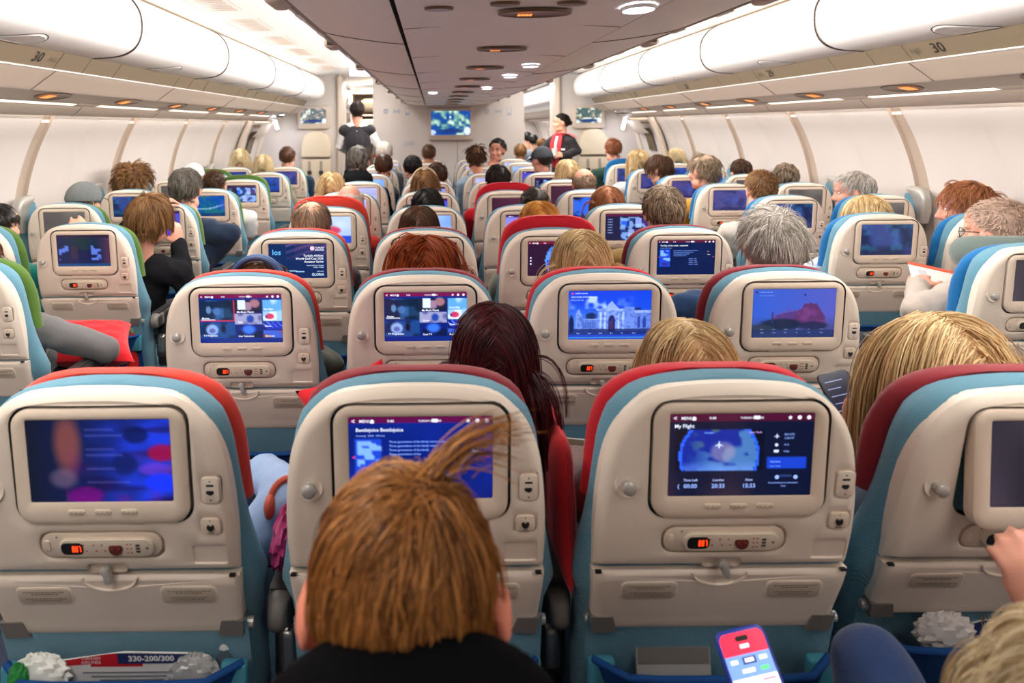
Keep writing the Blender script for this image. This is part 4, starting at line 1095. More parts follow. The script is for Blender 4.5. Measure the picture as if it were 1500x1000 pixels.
# stowage seen through the left doorway
t = empty('stowage_unit', (-.87, 11.2, 0)); mb = MB()
mb.box((0, .3, 1.1), (.9, .02, 2.2), TAUPE)
for x in (-.44, .44): mb.box((x, .1, 1.1), (.03, .4, 2.2), BEIGE)
for z in (1.30, 1.50, 1.74, 2.1): mb.box((0, .1, z), (.88, .4, .025), BEIGE)
mb.build('carcass', t, smooth=False)
for z, c in ((1.40, BEIGE), (1.60, TAUPED)):
    mb = MB(); mb.rbox((-.1, .0, z), (.5, .28, .15), .02, c, axis='y'); mb.build('stowed_box', t)
mb = MB(); mb.rbox((.05, 0, 1.9), (.7, .3, .22), .08, TAUPE, axis='x', corner=.08); mb.build('stowed_bag', t)
tag(t, 'open stowage shelves beyond the left aisle doorway', 'shelves')
# next cabin, closed off far ahead
mb = MB(); mb.box((XC, 18.05, 1.15), (5.4, .1, 2.4), WALLM); struct(mb.build('wall_far', smooth=False))
mb = MB(); mb.box((XC, Y0 - .05, 1.15), (5.4, .1, 2.4), WALLM); struct(mb.build('wall_back', smooth=False))
mb = MB(); mb.box((XC, 12.5, 2.30), (3.6, 6.5, .04), WHITE); struct(mb.build('ceiling_next_cabin', smooth=False))

# ------------------------------------------------------------------ lamps
def area(name, loc, rot, sx, sy, power, col=(1, .955, .905)):
    l = bpy.data.lights.new(name, 'AREA'); l.shape = 'RECTANGLE'; l.size = sx; l.size_y = sy; l.energy = power; l.color = col
    o = bpy.data.objects.new(name, l); COL.objects.link(o); o.location = loc; o.rotation_euler = rot; return o
LA, LB = -1.5, 8.7; LY = (LA + LB)/2; LL = LB - LA
for s, side in ((-1, 'left'), (1, 'right')):
    area('cove_lamp_' + side, (XC + s*.645, LY, 1.945), (0, R(80)*s*-1, 0), .07, LL, 70)      # from the centre bins across to the bin doors and aisle ceiling
    area('aisle_lamp_' + side, (XC + s*1.02, LY, 2.255), (0, 0, 0), .30, LL, 52)               # aisle ceiling, down
    area('wash_lamp_' + side, (XC + s*2.415, LY + 4, 1.745), (0, R(8)*s, 0), .05, LL + 8, 52, (1, .95, .90))   # over the wall panels
    area('next_lamp_' + side, (XC + s*1.18, 13.7, 2.22), (0, 0, 0), .5, 7.5, 150)
    area('exit_lamp_' + side, (XC + s*2.15, 8.75, 1.66), (0, 0, 0), .15, .15, 2.0, (.8, .86, 1))
w = bpy.data.worlds.new('cabin_air'); SC.world = w; w.use_nodes = True
w.node_tree.nodes['Background'].inputs[0].default_value = (.9, .85, .8, 1); w.node_tree.nodes['Background'].inputs[1].default_value = 0.1

# ------------------------------------------------------------------ camera
cd = bpy.data.cameras.new('camera'); cam = bpy.data.objects.new('camera', cd); COL.objects.link(cam)
cam.location = (0, 0, CZ); cam.rotation_euler = (Matrix.Rotation(R(90), 3, 'X') @ Matrix.Rotation(-ROLL, 3, 'Z')).to_euler()
cd.lens = 24; cd.sensor_width = 36; cd.shift_x = (750 - PX)/1500; cd.shift_y = -(500 - PY)/1500
cd.clip_start = .02; cd.dof.use_dof = True; cd.dof.focus_distance = 2.1; cd.dof.aperture_fstop = 4.5
SC.camera = cam
SC.view_settings.view_transform = 'Standard'; SC.view_settings.look = 'None'; SC.view_settings.gamma = 1; SC.view_settings.use_curve_mapping = False
SC.view_settings.exposure = 0.53
SC.cycles.use_denoising = True; SC.cycles.max_bounces = 8; SC.cycles.diffuse_bounces = 5; SC.cycles.glossy_bounces = 3
SC.cycles.sample_clamp_indirect = 6
# ------------------------------------------------------------------ seats in place
PITCH, D1 = .80, 1.086
CX = {'a': -.543, 'b': -.033, 'c': .475, 'd': .983}
COV = {'a': 'orange red', 'b': 'dark red', 'c': 'red', 'd': 'dark red', 'la': 'green', 'lw': 'green', 'ra': 'bright blue', 'rw': 'bright blue'}
SCRN = {'a': ['blur', 'menu', 'golf', 'plane', 'lav2', 'lav2', 'bluew', 'lav2', 'bluew', 'lav2'],
        'b': ['info', 'menu_tr', 'violet', 'bluew', 'violet', 'lav', 'bluew', 'lav2', 'bluew', 'bluew'],
        'c': ['flight', 'gate', 'globe', 'lav', 'maroon', 'lav2', 'lav2', 'bluew', 'lav2', 'bluew'],
        'd': ['off', 'castle', 'film', 'grid', 'person', 'maroon', 'grid2', 'violet', 'bluew', 'lav2']}
RAISE = {'a4': .05, 'c3': .045, 'c5': .045, 'la4': .03, 'la0': .0, 'ra6': .05, 'lw5': .03}
def seat_depth(k):
    c = k[:-1] if not k.endswith('10') else k[:-2]; n = int(k[len(c):])
    if c in CX: return CX[c], D1 + PITCH*(n - 1)
    X = {'la': -1.526, 'lw': -2.05, 'ra': 2.008, 'rw': 2.522}[c]
    return X, (2.14 + .82*n if c[0] == 'l' else 2.24 + PITCH*n)
for c in 'abcd':
    for n in range(1, 11):
        k = '%s%d' % (c, n); X, d = seat_depth(k); sc = scr(SCRN[c][n-1])
        det = 2 if n <= 4 else (1 if n <= 6 else 0)
        rec, tl, dd = 0, 0, 0
        if k == 'd1': rec, tl, dd = 4.5, 9, .055
        make_seat(k, X, d + dd, COV[c], sc, RAISE.get(k, -.014 if n >= 4 else 0), det, rec, tl, arm_right=(c == 'd'))
OUT = {'la': ['dusk', 'lmenu', 'violet', 'teal', 'grid2', 'night', 'purple'], 'lw': ['offgrey', 'off', 'offgrey', 'blue', 'offgrey', 'dusk', 'dusk'],
       'ra': ['off', 'blue', 'blue', 'purple', 'purple', 'purple', 'night'], 'rw': ['off', 'off', 'offgrey', 'offgrey', 'offgrey', 'dusk', 'night']}
for c in ('la', 'lw', 'ra', 'rw'):
    for n in range(0, 7):
        if c == 'lw' and n == 0: continue
        if c == 'rw' and n == 0: continue
        k = '%s%d' % (c, n); X, d = seat_depth(k); w = c[1] == 'w'
        make_seat(k, X, d, COV[c], scr(OUT[c][n]), RAISE.get(k, -.010), 2 if n <= 2 else (1 if n <= 3 else 0), arm_right=(c in ('la',) or (c == 'ra' and False)), arm_up=(-1 if c == 'lw' else 1 if c == 'rw' else 0))
# ------------------------------------------------------------------ people
V3 = lambda *a: np.array(a, float)
def rotm(yaw=0, pitch=0, roll=0):
    return np.array((Matrix.Rotation(R(yaw), 3, 'Z') @ Matrix.Rotation(R(pitch), 3, 'X') @ Matrix.Rotation(R(roll), 3, 'Y')))
def unit(v): v = np.array(v, float); return v/(np.linalg.norm(v) + 1e-9)
class Body:
    """overlapping limbs fused into one continuous skin"""
    def __init__(s): s.p = []
    def cap(s, a, b, ra, rb): s.p.append(('c', np.array(a, float), np.array(b, float), ra, rb))
    def ell(s, c, r, rot=None): s.p.append(('e', np.array(c, float), r, rot))
    def fuse(s, name, m, vox, inflate=0.0, smooth=6, wrinkle=0.0):
        mb = MB()
        for q in s.p:
            if q[0] == 'e':
                rot = Matrix([list(x) for x in q[3]]) if q[3] is not None else None
                mb.ell(q[1], [k + inflate for k in q[2]], m, 14, 9, rot)
            else:
                a, b, ra, rb = q[1:]; ra += inflate; rb += inflate
                d = b - a; L = np.linalg.norm(d) + 1e-6; d = d/L
                up = V3(0, 0, 1) if abs(d[2]) < .9 else V3(1, 0, 0); u = unit(np.cross(d, up)); w = np.cross(d, u)
                rings = []
                for t, k in ((-1, .2), (-.85, .53), (-.5, .866), (0, 1)): rings.append((a + d*t*ra, ra*k))
                for t, k in ((0, 1), (.5, .866), (.85, .53), (1, .2)): rings.append((b + d*t*rb, rb*k))
                mb.loft([[tuple(c + r*(math.cos(th)*u + math.sin(th)*w)) for th in [2*math.pi*j/12 for j in range(12)]] for c, r in rings], m)
        me = mb.mesh('tmp', smooth=False); ob = bpy.data.objects.new('tmp', me); COL.objects.link(ob)
        rm = ob.modifiers.new('r', 'REMESH'); rm.mode = 'VOXEL'; rm.voxel_size = vox; rm.use_smooth_shade = True
        sm = ob.modifiers.new('s', 'SMOOTH'); sm.factor = .5; sm.iterations = smooth
        dg = bpy.context.evaluated_depsgraph_get(); out = bpy.data.meshes.new_from_object(ob.evaluated_get(dg))
        bpy.data.objects.remove(ob); bpy.data.meshes.remove(me)
        if wrinkle:
            nv = len(out.vertices); co = np.empty(nv*3, np.float32); out.vertices.foreach_get('co', co); co = co.reshape(-1, 3)
            no = np.empty(nv*3, np.float32); out.vertices.foreach_get('normal', no); no = no.reshape(-1, 3)
            q = co*1.0; x, y, z = q.T
            w = np.sin(34*x + 21*z + 3*np.sin(19*y + 9*z)) * np.sin(27*y - 38*z + 2.5*np.sin(23*x)) + .6*np.sin(61*z + 40*x + 2*np.sin(30*y))
            co += no*(w*wrinkle)[:, None]; out.vertices.foreach_set('co', co.ravel()); out.update()
        out.name = name; out.materials.clear(); out.materials.append(m)
        out.polygons.foreach_set('use_smooth', [True]*len(out.polygons)); return out

HC, HR = V3(0, -.012, .030), V3(.079, .098, .090)          # skull used by hair and hats
def head_prims(B, H, M, k, ear=0.0):
    T = lambda p: H + k*(M @ np.array(p, float))
    def e(c, r, rot=None): B.ell(T(c), [x*k for x in r], M if rot is None else M @ rot)
    e((0, -.012, .032), (.0745, .094, .086)); e((0, .03, -.03), (.058, .062, .082)); e((0, .045, -.075), (.046, .045, .042))
    e((0, .072, -.098), (.024, .022, .020)); e((0, .070, .028), (.054, .027, .018)); e((0, .074, .055), (.05, .02, .03))
    for s in (-1, 1):
        e((s*.035, .062, -.022), (.026, .026, .026)); e((s*.048, .015, -.075), (.02, .04, .028))
        e((s*(.081 + ear), -.006 - ear*.5, -.002), (.0075, .020, .031), rotm(s*-28, -8, s*-6)); e((s*(.078 + ear*.6), -.004, -.026), (.007, .010, .011)); e((s*(.076 + ear*.3), .0, -.004), (.010, .012, .020))
    B.cap(T((0, .088, .018)), T((0, .113, -.026)), .0085*k, .0115*k); B.cap(T((-.012, .102, -.03)), T((.012, .102, -.03)), .0085*k, .0085*k)
    e((0, .090, -.060), (.023, .013, .0075)); e((0, .087, -.072), (.020, .012, .0075))
    return T
def hand(B, w, f, n, k=1.0, side=1, curl=35, thumb=30, spread=6):
    """palm, five bent fingers; f along the hand, n out of the back of the hand, side +1 right"""
    f = unit(f); n = unit(n - f*np.dot(n, f)); l = np.cross(n, f)*side         # l towards the thumb side
    M = np.stack([l, f, n], 1)
    B.ell(w + f*.045*k, [.040*k, .052*k, .0155*k], M); B.ell(w + f*.008*k, [.028*k, .025*k, .019*k], M)
    for i, (off, L) in enumerate(((.030, .072), (.0105, .080), (-.0095, .075), (-.029, .060))):
        p = w + (f*(.084 - .004*abs(i - 1.3)) + l*off)*k; a = 0; d0 = unit(f + l*math.tan(R(spread*(1.2 - i))))
        r = (.0088, .0090, .0086, .0078)[i]*k
        for seg, fr in enumerate((.46, .31, .23)):
            a += R(curl*(.75, 1.0, .8)[seg]*(1 + .12*i)); d = d0*math.cos(a) - n*math.sin(a); q = p + d*L*fr*k
            B.cap(p, q, r, r*.93); p = q; r *= .92
    p = w + (f*.022 + l*.030 - n*.004)*k; d = unit(l*.85 + f*.65 - n*.3); q = p + d*.036*k; B.cap(p, q, .0125*k, .0105*k)
    d2 = unit(l*math.cos(R(50 + thumb)) + f*math.sin(R(50 + thumb)) - n*.35*math.sin(R(thumb))); q2 = q + d2*.030*k; B.cap(q, q2, .0102*k, .0095*k); B.cap(q2, q2 + unit(d2 - n*.15)*.022*k, .0092*k, .008*k)

def hair_mesh(nm, m, style, H, M, k, seed, density=1.0, thick=1.0, whorl=None, comb=None):
    S = dict(crew=dict(g=420, ch=3, L=.013, Lv=.3, stand=.8, lift=.010, grav=.1, low=.0, vol=0, seg=3, r=.0011),
             short=dict(hug=.25, g=300, ch=8, L=.044, Lv=.3, stand=.18, lift=.012, grav=.4, low=.0, vol=.015, seg=6, r=.0010),
             kid=dict(hug=.35, g=460, ch=12, L=.080, Lv=.25, stand=.10, lift=.003, grav=.35, low=.03, vol=.0, seg=8, r=.00085),
             tousled=dict(g=320, ch=9, L=.058, Lv=.35, stand=.35, lift=.016, grav=.3, low=.0, vol=.04, seg=8, r=.0009, wob=.3),
             boy=dict(g=330, ch=11, L=.095, Lv=.25, stand=.2, lift=.014, grav=.45, low=-.03, vol=.05, seg=8, r=.0010),
             shaggy=dict(g=300, ch=9, L=.070, Lv=.35, stand=.25, lift=.014, grav=.42, low=-.03, vol=.03, seg=8, r=.0008, wob=.35),
             bob=dict(g=330, ch=10, L=.235, Lv=.14, stand=.08, lift=.016, grav=.95, low=-.04, vol=.05, seg=12, r=.0010),
             bigbob=dict(g=330, ch=10, L=.215, Lv=.14, stand=.3, lift=.03, grav=.7, low=-.04, vol=.24, seg=12, r=.0010, wob=.15),
             long=dict(g=330, ch=10, L=.40, Lv=.15, stand=.10, lift=.018, grav=.95, low=-.04, vol=.06, seg=15, r=.0010),
             curly=dict(g=420, ch=6, L=.085, Lv=.3, stand=.6, lift=.04, grav=.15, low=-.02, vol=.14, seg=10, r=.0013, curl=1),
             bald=dict(g=320, ch=5, L=.011, Lv=.3, stand=.3, lift=.006, grav=.4, low=.0, vol=0, seg=4, r=.0009, bald=1),
             thin=dict(g=260, ch=6, L=.05, Lv=.3, stand=.15, lift=.008, grav=.5, low=.0, vol=.01, seg=6, r=.0009, bald=2),
             slick=dict(hug=1, g=300, ch=7, L=.075, Lv=.1, stand=.0, lift=.001, grav=.0, low=-.02, vol=0, seg=7, r=.001))[style]
    rs = np.random.RandomState(seed); g = max(40, int(S['g']*density)); ch = S['ch']
    def ok(p):
        x, y, z = p.T; x = x + 0; 
        front = .050 + np.clip((z - .055)*.9, -.02, .06)
        lo = np.where(y < -.045, -.070 + S['low'], np.interp(y, [-.045, -.02, .02, .05], [-.060 + S['low'], .012 + S['low']*.6, .030, .040]))
        a = (y < front) & (z > lo)
        if S.get('bald') == 1: a &= (z < .062) | (y < -.085)*(z < .075)
        if S.get('bald') == 2: a &= ~((z > .085) & (np.abs(x) < .045) & (y > -.075) & (y < .02)) | (rs.rand(len(z)) < .12)
        return a
    def samp(n):
        out = np.zeros((0, 3))
        while len(out) < n:
            d = rs.normal(size=(n*3, 3)); d /= np.linalg.norm(d, axis=1)[:, None]; p = HC + d*HR; out = np.concatenate([out, p[ok(p)]])
        return out[:n]
    def grad(p): q = (p - HC)/HR**2; return q/np.linalg.norm(q, axis=1)[:, None]
    def rad(p): return np.linalg.norm((p - HC)/HR, axis=1)
    P = samp(g); N = grad(P)
    Wl = np.array(whorl if whorl is not None else (.006, -.062, .108))
    t = P - Wl; t -= N*(t*N).sum(1)[:, None]; t /= np.linalg.norm(t, axis=1)[:, None] + 1e-6
    if style in ('bob', 'long', 'bigbob'):
        t = np.stack([np.sign(P[:, 0])*.6*np.ones(g), np.where(P[:, 1] > 0, .25, -.35), -.3*np.ones(g)], 1); t -= N*(t*N).sum(1)[:, None]; t /= np.linalg.norm(t, axis=1)[:, None] + 1e-6
    if style == 'slick': 
        t = np.array([0, -.105, .02]) - P; t -= N*(t*N).sum(1)[:, None]; t /= np.linalg.norm(t, axis=1)[:, None] + 1e-6
    if comb is not None: t = t + np.array(comb); t -= N*(t*N).sum(1)[:, None]; t /= np.linalg.norm(t, axis=1)[:, None] + 1e-6
    t += rs.normal(size=t.shape)*(.16 + S.get('wob', 0)); d = t + N*S['stand']; d /= np.linalg.norm(d, axis=1)[:, None]
    down = M.T @ V3(0, 0, -1)
    L = S['L']*(1 + rs.uniform(-S['Lv'], S['Lv'], g)); n = S['seg']
    if style in ('boy', 'short', 'shaggy', 'kid', 'tousled'):                                    # clipped shorter towards the nape and over the ears
        L *= np.interp(P[:, 2], [-.09, -.02, .05, .1], [.35, .6, .95, 1.0] if style != 'kid' else [.18, .22, .62, 1.0])
    path = [P.copy()]; pos = P.copy(); wob = rs.uniform(0, 6.28, g); fq = rs.uniform(50, 80, g)
    for i in range(n):
        u = (i + 1)/n; st = (L/n)[:, None]
        d = d + down*S['grav']*(.25 + .75*u)*.9; d /= np.linalg.norm(d, axis=1)[:, None]
        new = pos + d*st; r = rad(new); G = grad(new)
        mn = 1.02 + S['lift']*5.5*min(1, u*2.2) + S['vol']*math.sin(min(1, u*1.3)*math.pi*.62)
        sk = r < mn
        new[sk] = HC + (new[sk] - HC)*(mn/r[sk])[:, None]
        if S.get('hug'): d = d - G*((d*G).sum(1)*S['hug'])[:, None]; d /= np.linalg.norm(d, axis=1)[:, None] + 1e-9
        dn = (d*G).sum(1); fix = sk & (dn < 0); d[fix] -= G[fix]*dn[fix][:, None]*.9
        nk = (new[:, 2] < -.06); rr_ = np.hypot(new[:, 0], new[:, 1] + .03); lim = .066; bad = nk & (rr_ < lim)
        new[bad, 0] *= lim/rr_[bad]; new[bad, 1] = -.03 + (new[bad, 1] + .03)*lim/rr_[bad]
        if style in ('long', 'bob', 'bigbob'): new[:, 1] = np.maximum(new[:, 1], -.108 if style == 'long' else -.122)
        if S.get('curl'):
            ph = wob + u*9.5; a = np.cross(G, down); new = new + .0055*(np.cos(ph)[:, None]*a + np.sin(ph)[:, None]*G)
        path.append(new.copy()); pos = new
    path = np.stack(path, 1)                                                    # guides x points x 3
    allp = []; 
    tx = np.cross(N, t); tx /= np.linalg.norm(tx, axis=1)[:, None] + 1e-6
    cl = .75 if style in ('boy', 'kid', 'shaggy', 'bob', 'long', 'bigbob', 'short') else .3
    for c in range(ch):
        a = rs.normal(size=(g, 1))*.0072; b = rs.normal(size=(g, 1))*.0062
        f = (1 - cl*np.linspace(0, 1, n + 1))[None, :, None]
        q = path + (tx*a + t*b)[:, None, :]*f + N[:, None, :]*rs.uniform(0, .004, (g, 1, 1)) + rs.normal(size=(g, 1, 3))*.0012*np.linspace(0, 1, n + 1)[None, :, None]
        allp.append(q)
    Q = np.concatenate(allp); ns, npt = Q.shape[:2]
    D = np.gradient(Q, axis=1); D /= np.linalg.norm(D, axis=2)[..., None] + 1e-9
    ref = unit(V3(.3, .5, .81)); A = np.cross(D, ref); A /= np.linalg.norm(A, axis=2)[..., None] + 1e-9; Bv = np.cross(D, A)
    rr0 = S['r']*thick*np.linspace(1, .35, npt)[None, :, None]*rs.uniform(.8, 1.25, (ns, 1, 1))
    verts = np.stack([Q + rr0*(math.cos(a)*A + math.sin(a)*Bv) for a in (0, 2.094, 4.189)], 2)   # ns,npt,3,3
    verts = verts.reshape(-1, 3)
    base = (np.arange(ns)*npt*3)[:, None, None] + (np.arange(npt - 1)*3)[None, :, None]
    F4 = []
    for j in range(3):
        j2 = (j + 1) % 3; F4.append(np.stack([base[..., 0] + j, base[..., 0] + j2, base[..., 0] + 3 + j2, base[..., 0] + 3 + j], -1))
    F4 = np.stack(F4, 2).reshape(-1, 4)
    # scalp layer under the strands
    nu, nv = 40, 22; sv = []; 
    for i in range(nv + 1):
        th = math.pi*i/nv
        for j in range(nu): sv.append((math.sin(th)*math.cos(2*math.pi*j/nu), math.sin(th)*math.sin(2*math.pi*j/nu), math.cos(th)))
    sv = np.array(sv); kk = 1.012 if style in ('crew', 'bald', 'thin') else 1.03
    sp = HC + sv*HR*kk; okv = ok(HC + sv*HR); sf = []
    for i in range(nv):
        for j in range(nu):
            q = (i*nu + j, (i+1)*nu + j, (i+1)*nu + (j+1) % nu, i*nu + (j+1) % nu)
            if okv[list(q)].all() and style not in ('thin',): sf.append(q)
    off = len(verts); verts = np.concatenate([verts, sp]); 
    if sf: F4 = np.concatenate([F4, np.array(sf) + off])
    verts = H + k*(verts @ M.T)
    me = bpy.data.meshes.new(nm); me.vertices.add(len(verts)); me.vertices.foreach_set('co', verts.astype(np.float32).ravel())
    me.loops.add(F4.size); me.loops.foreach_set('vertex_index', F4.astype(np.int32).ravel())
    me.polygons.add(len(F4)); me.polygons.foreach_set('loop_start', (np.arange(len(F4))*4).astype(np.int32)); me.polygons.foreach_set('loop_total', np.full(len(F4), 4, np.int32))
    me.polygons.foreach_set('use_smooth', np.ones(len(F4), bool)); me.materials.append(m); me.update(calc_edges=True); me.validate(); return me

HAIR = {'kid': ((78, 36, 12), (220, 150, 80)), 'burgundy': ((40, 10, 14), (96, 30, 34)), 'blond': ((170, 130, 80), (250, 224, 172)), 'goldblond': ((158, 112, 62), (250, 224, 170)), 'red': ((112, 40, 12), (196, 92, 34)),
        'brown': ((50, 30, 20), (112, 74, 48)), 'dark': ((22, 17, 15), (58, 44, 36)), 'black': ((10, 9, 10), (34, 30, 30)), 'grey': ((128, 118, 108), (232, 224, 214)), 'greydark': ((60, 54, 48), (150, 142, 132)),
        'auburn': ((112, 60, 32), (192, 124, 78)), 'ginger': ((170, 98, 30), (240, 178, 84)), 'lightbrown': ((92, 60, 34), (176, 130, 82)), 'paleblond': ((196, 168, 120), (248, 230, 190)), 'stubble': ((150, 122, 106), (214, 188, 168)), 'white': ((190, 180, 168), (236, 230, 222)), 'greybrown': ((70, 54, 42), (192, 166, 138))}
def hmat(c): return hair_mat('hair_' + c, srgb(*HAIR[c][0]), srgb(*HAIR[c][1]))

PEOPLE = {}
def person(label, seat=None, at=None, px=None, py=None, dh=.30, hs=.93, yaw=0, pitch=-4, roll=0, hair=('short', 'brown'), top=(60, 64, 72), legs=(40, 44, 58), vox=.012, skin='fair',
           arms=None, sleeve=1.0, dens=.6, thick=1.4, group=None, stand=False, eyes=False, neck_tilt=0, hood=None, whorl=None, comb=None, legpose=None, shoulders=.165, topname='top', pel=None, lean=.5, low=0, sx=0.0, ear=0.0, collar=None, byaw=None, shz=0.0):
    if seat: X, d = seat_depth(seat)
    else: X, d = at
    dhead = d + dh
    T = W(px, py, dhead) if px is not None else V3(X, dhead, py)
    H = V3(T[0], dhead, T[2] - .137*hs)
    M = rotm(yaw, pitch, roll)
    t = empty('person', (float(H[0]), float(d + .4 if not stand else dhead), 0)); org = V3(*t.location)
    seedv = abs(hash(label)) % 100000 if False else sum(ord(c)*(i + 3) for i, c in enumerate(label)) % 99991
    B = Body(); TB = Body(); LB = Body()
    Tf = head_prims(B, H, M, hs, ear)
    N = H + hs*(M @ V3(0, -.028, -.10)); 
    s1 = shoulders
    if stand:
        C = V3(H[0], dhead - .015, H[2] - .35); S0 = V3(H[0], dhead - .012, H[2] - .220); Pv = V3(H[0], dhead, H[2] - .74)
    else:
        Pv = V3(X, d + .44, .605) if pel is None else np.array(pel, float)
        S0 = V3(H[0]*lean + X*(1 - lean) + sx, min(dhead - .005, d + .318), H[2] - .23*hs/.93 + shz)
        C = S0*.72 + Pv*.28 + V3(0, -.01, 0)
    Yb = rotm(byaw if byaw is not None else (yaw*.35 if not stand else yaw*.8)); lat = Yb @ V3(1, 0, 0); fw = Yb @ V3(0, 1, 0)
    B.cap(N + (H - N)*.2, S0 + V3(0, -.005, .03), .050*hs, .056*hs)
    for q in (B, TB):
        q.ell(C, [.150, .105, .17], Yb); q.cap(S0 - lat*s1*.8, S0 + lat*s1*.8, .058, .058); q.cap(C, Pv, .118, .118)
        q.cap(S0 - lat*.09 + V3(0, 0, .035), S0 + lat*.09 + V3(0, 0, .035), .045, .045)
    B.ell(Pv, [.155, .118, .11]); LB.ell(Pv, [.155, .118, .11])
    TB.cap(Pv + V3(0, .01, .05), Pv + V3(0, 0, .11), .122, .12)
    arms = arms or {}
    for s, nm in ((-1, 'L'), (1, 'R')):
        sh = S0 + lat*s*s1
        a = arms.get(nm)
        if a is None:
            if stand: el = sh + lat*s*.06 + V3(0, -.02, -.28); wr = el + fw*.12 + V3(0, 0, -.20)
            else: el = V3(X + s*.195, S0[1] + .06, max(.775, sh[2] - .27)); wr = el + V3(-s*.07, .215, -.035)
            a = dict(el=el, wr=wr, f=wr - el, n=V3(0, .1, 1), curl=25)
        el, wr = np.array(a['el'], float), np.array(a['wr'], float)
        for q in (B, TB): q.cap(sh, el, .047, .040)
        B.cap(el, wr, .040, .027)
        if sleeve >= 1: TB.cap(el, el + (wr - el)*min(1, sleeve)*.96, .040, .031)
        elif sleeve < 1:
            TB.p.pop(); TB.cap(sh, sh + (el - sh)*max(.3, sleeve), .048, .046)
        hand(B, wr, np.array(a.get('f', wr - el), float), np.array(a.get('n', (0, 0, 1)), float), k=hs, side=s, curl=a.get('curl', 25), thumb=a.get('thumb', 30))
    for s, nm in ((-1, 'L'), (1, 'R')):
        if stand:
            hp = Pv + lat*s*.085; kn = hp + V3(0, .02, -.42); an = kn + V3(0, -.02, -.40)
        else:
            hp = Pv + V3(s*.085, .03, -.01); kn = V3(X + s*.11, d + .80, .565); an = V3(X + s*.11, d + .775, .10)
        if legpose and nm in legpose: kn, an = [np.array(q, float) for q in legpose[nm]]
        an[2] = max(an[2], .09)
        for q in (B, LB): q.cap(hp, kn, .075, .054); q.cap(kn, an, .052, .038)
        B.cap(an + V3(0, -.03, -.045), an + V3(0, .13, -.055), .035, .028)
    LB.cap(Pv + V3(0, .01, .02), Pv + V3(0, .01, .06), .121, .121)
    rel = Matrix.Translation(tuple(-org))
    def put(name, me, par=t, lab=None):
        me.transform(rel); return link(name, me, par, lab)
    hero = vox <= .0075
    put('body', B.fuse('body', SKIN[skin], vox, smooth=4 if hero else 2))
    if collar: TB.ell(*collar[0]); TB.ell(*collar[1])
    if hood: TB.cap(N + V3(-.045, -.045, -.03), N + V3(.045, -.045, -.03), hood, hood); TB.cap(N + V3(-.06, .0, -.035), N + V3(-.05, .05, -.055), hood*.8, hood*.6); TB.cap(N + V3(.06, .0, -.035), N + V3(.05, .05, -.055), hood*.8, hood*.6)
    else: TB.cap(S0 + V3(-.05, 0, .045), S0 + V3(.05, 0, .045), .04, .04)
    put(topname, TB.fuse(topname, cloth(top), max(vox, .010), .011, 4, .0028))
    put('trousers', LB.fuse('trousers', cloth(legs), max(vox, .012), .009, 4, .002))
    sh_ = MB()
    if hair: put('hair', hair_mesh('hair', hmat(hair[1]), hair[0], H, M, hs, seedv, dens, thick, whorl, comb))
    if eyes:
        for s in (-1, 1):
            mb = MB(); mb.ell(Tf((s*.031, .0795, .010)), [.0125*hs, .0075*hs, .0050*hs], EYEW, 12, 8, Matrix([list(r) for r in M])); mb.ell(Tf((s*.031, .0852, .010)), [.0048*hs, .0028*hs, .0046*hs], EYED, 10, 6, Matrix([list(r) for r in M])); put('eye', mb.mesh('eye'))
        mb = MB()
        for s in (-1, 1): mb.tube([Tf((s*x, .096 - abs(x - .03)*.3, z)) for x, z in ((.014, .030), (.03, .036), (.048, .030))], [.0025, .0036, .002], hmat(hair[1]) if hair else INKBLACK, 6)
        put('eyebrows', mb.mesh('eyebrows')); mb = MB(); mb.ell(Tf((0, .1005, -.066)), [.018*hs, .004*hs, .0048*hs], mat('lips', srgb(178, 96, 88), .45), 12, 6, Matrix([list(r) for r in M])); put('lips', mb.mesh('lips'))
    tag(t, label, 'person', group)
    PEOPLE[seat or label] = dict(t=t, H=H, M=M, k=hs, put=put, T=Tf, N=N, S0=S0, d=d, X=X, org=org)
    return PEOPLE[seat or label]
def head_shell(P, name, m, zmin, grow, zmax=2, ymin=-9, extra=None, lab=None):
    """hat-like cover following the skull"""
    mb = MB(); nu, nv = 32, 14; rings = []
    for i in range(nv + 1):
        th = (math.pi*.5 + zmin)*i/nv + .02; rings.append([tuple(P['T'](HC + V3(math.sin(th)*math.cos(a)*HR[0], math.sin(th)*math.sin(a)*HR[1], math.cos(th)*HR[2])*grow)) for a in [2*math.pi*j/nu for j in range(nu)]])
    mb.loft(rings, m, caps=(True, False))
    if extra: extra(mb)
    return P['put'](name, mb.mesh(name, ang=60), lab=lab)

# ---- nearest heads
kid = person('person with tousled light brown hair and a black collar, nearest the camera', at=(-.028, .25), px=590, py=679, dh=.36, hs=.93, ear=.012, pitch=-20, collar=[((-.022, .520, 1.098), (.115, .05, .062)), ((-.02, .50, 1.035), (.19, .08, .07))], hair=('kid', 'kid'), top=(10, 10, 12), legs=(30, 34, 44), vox=.0065, skin='rosy', dens=2.6, thick=.95, hood=.042, whorl=(.030, -.050, .110), shoulders=.15)
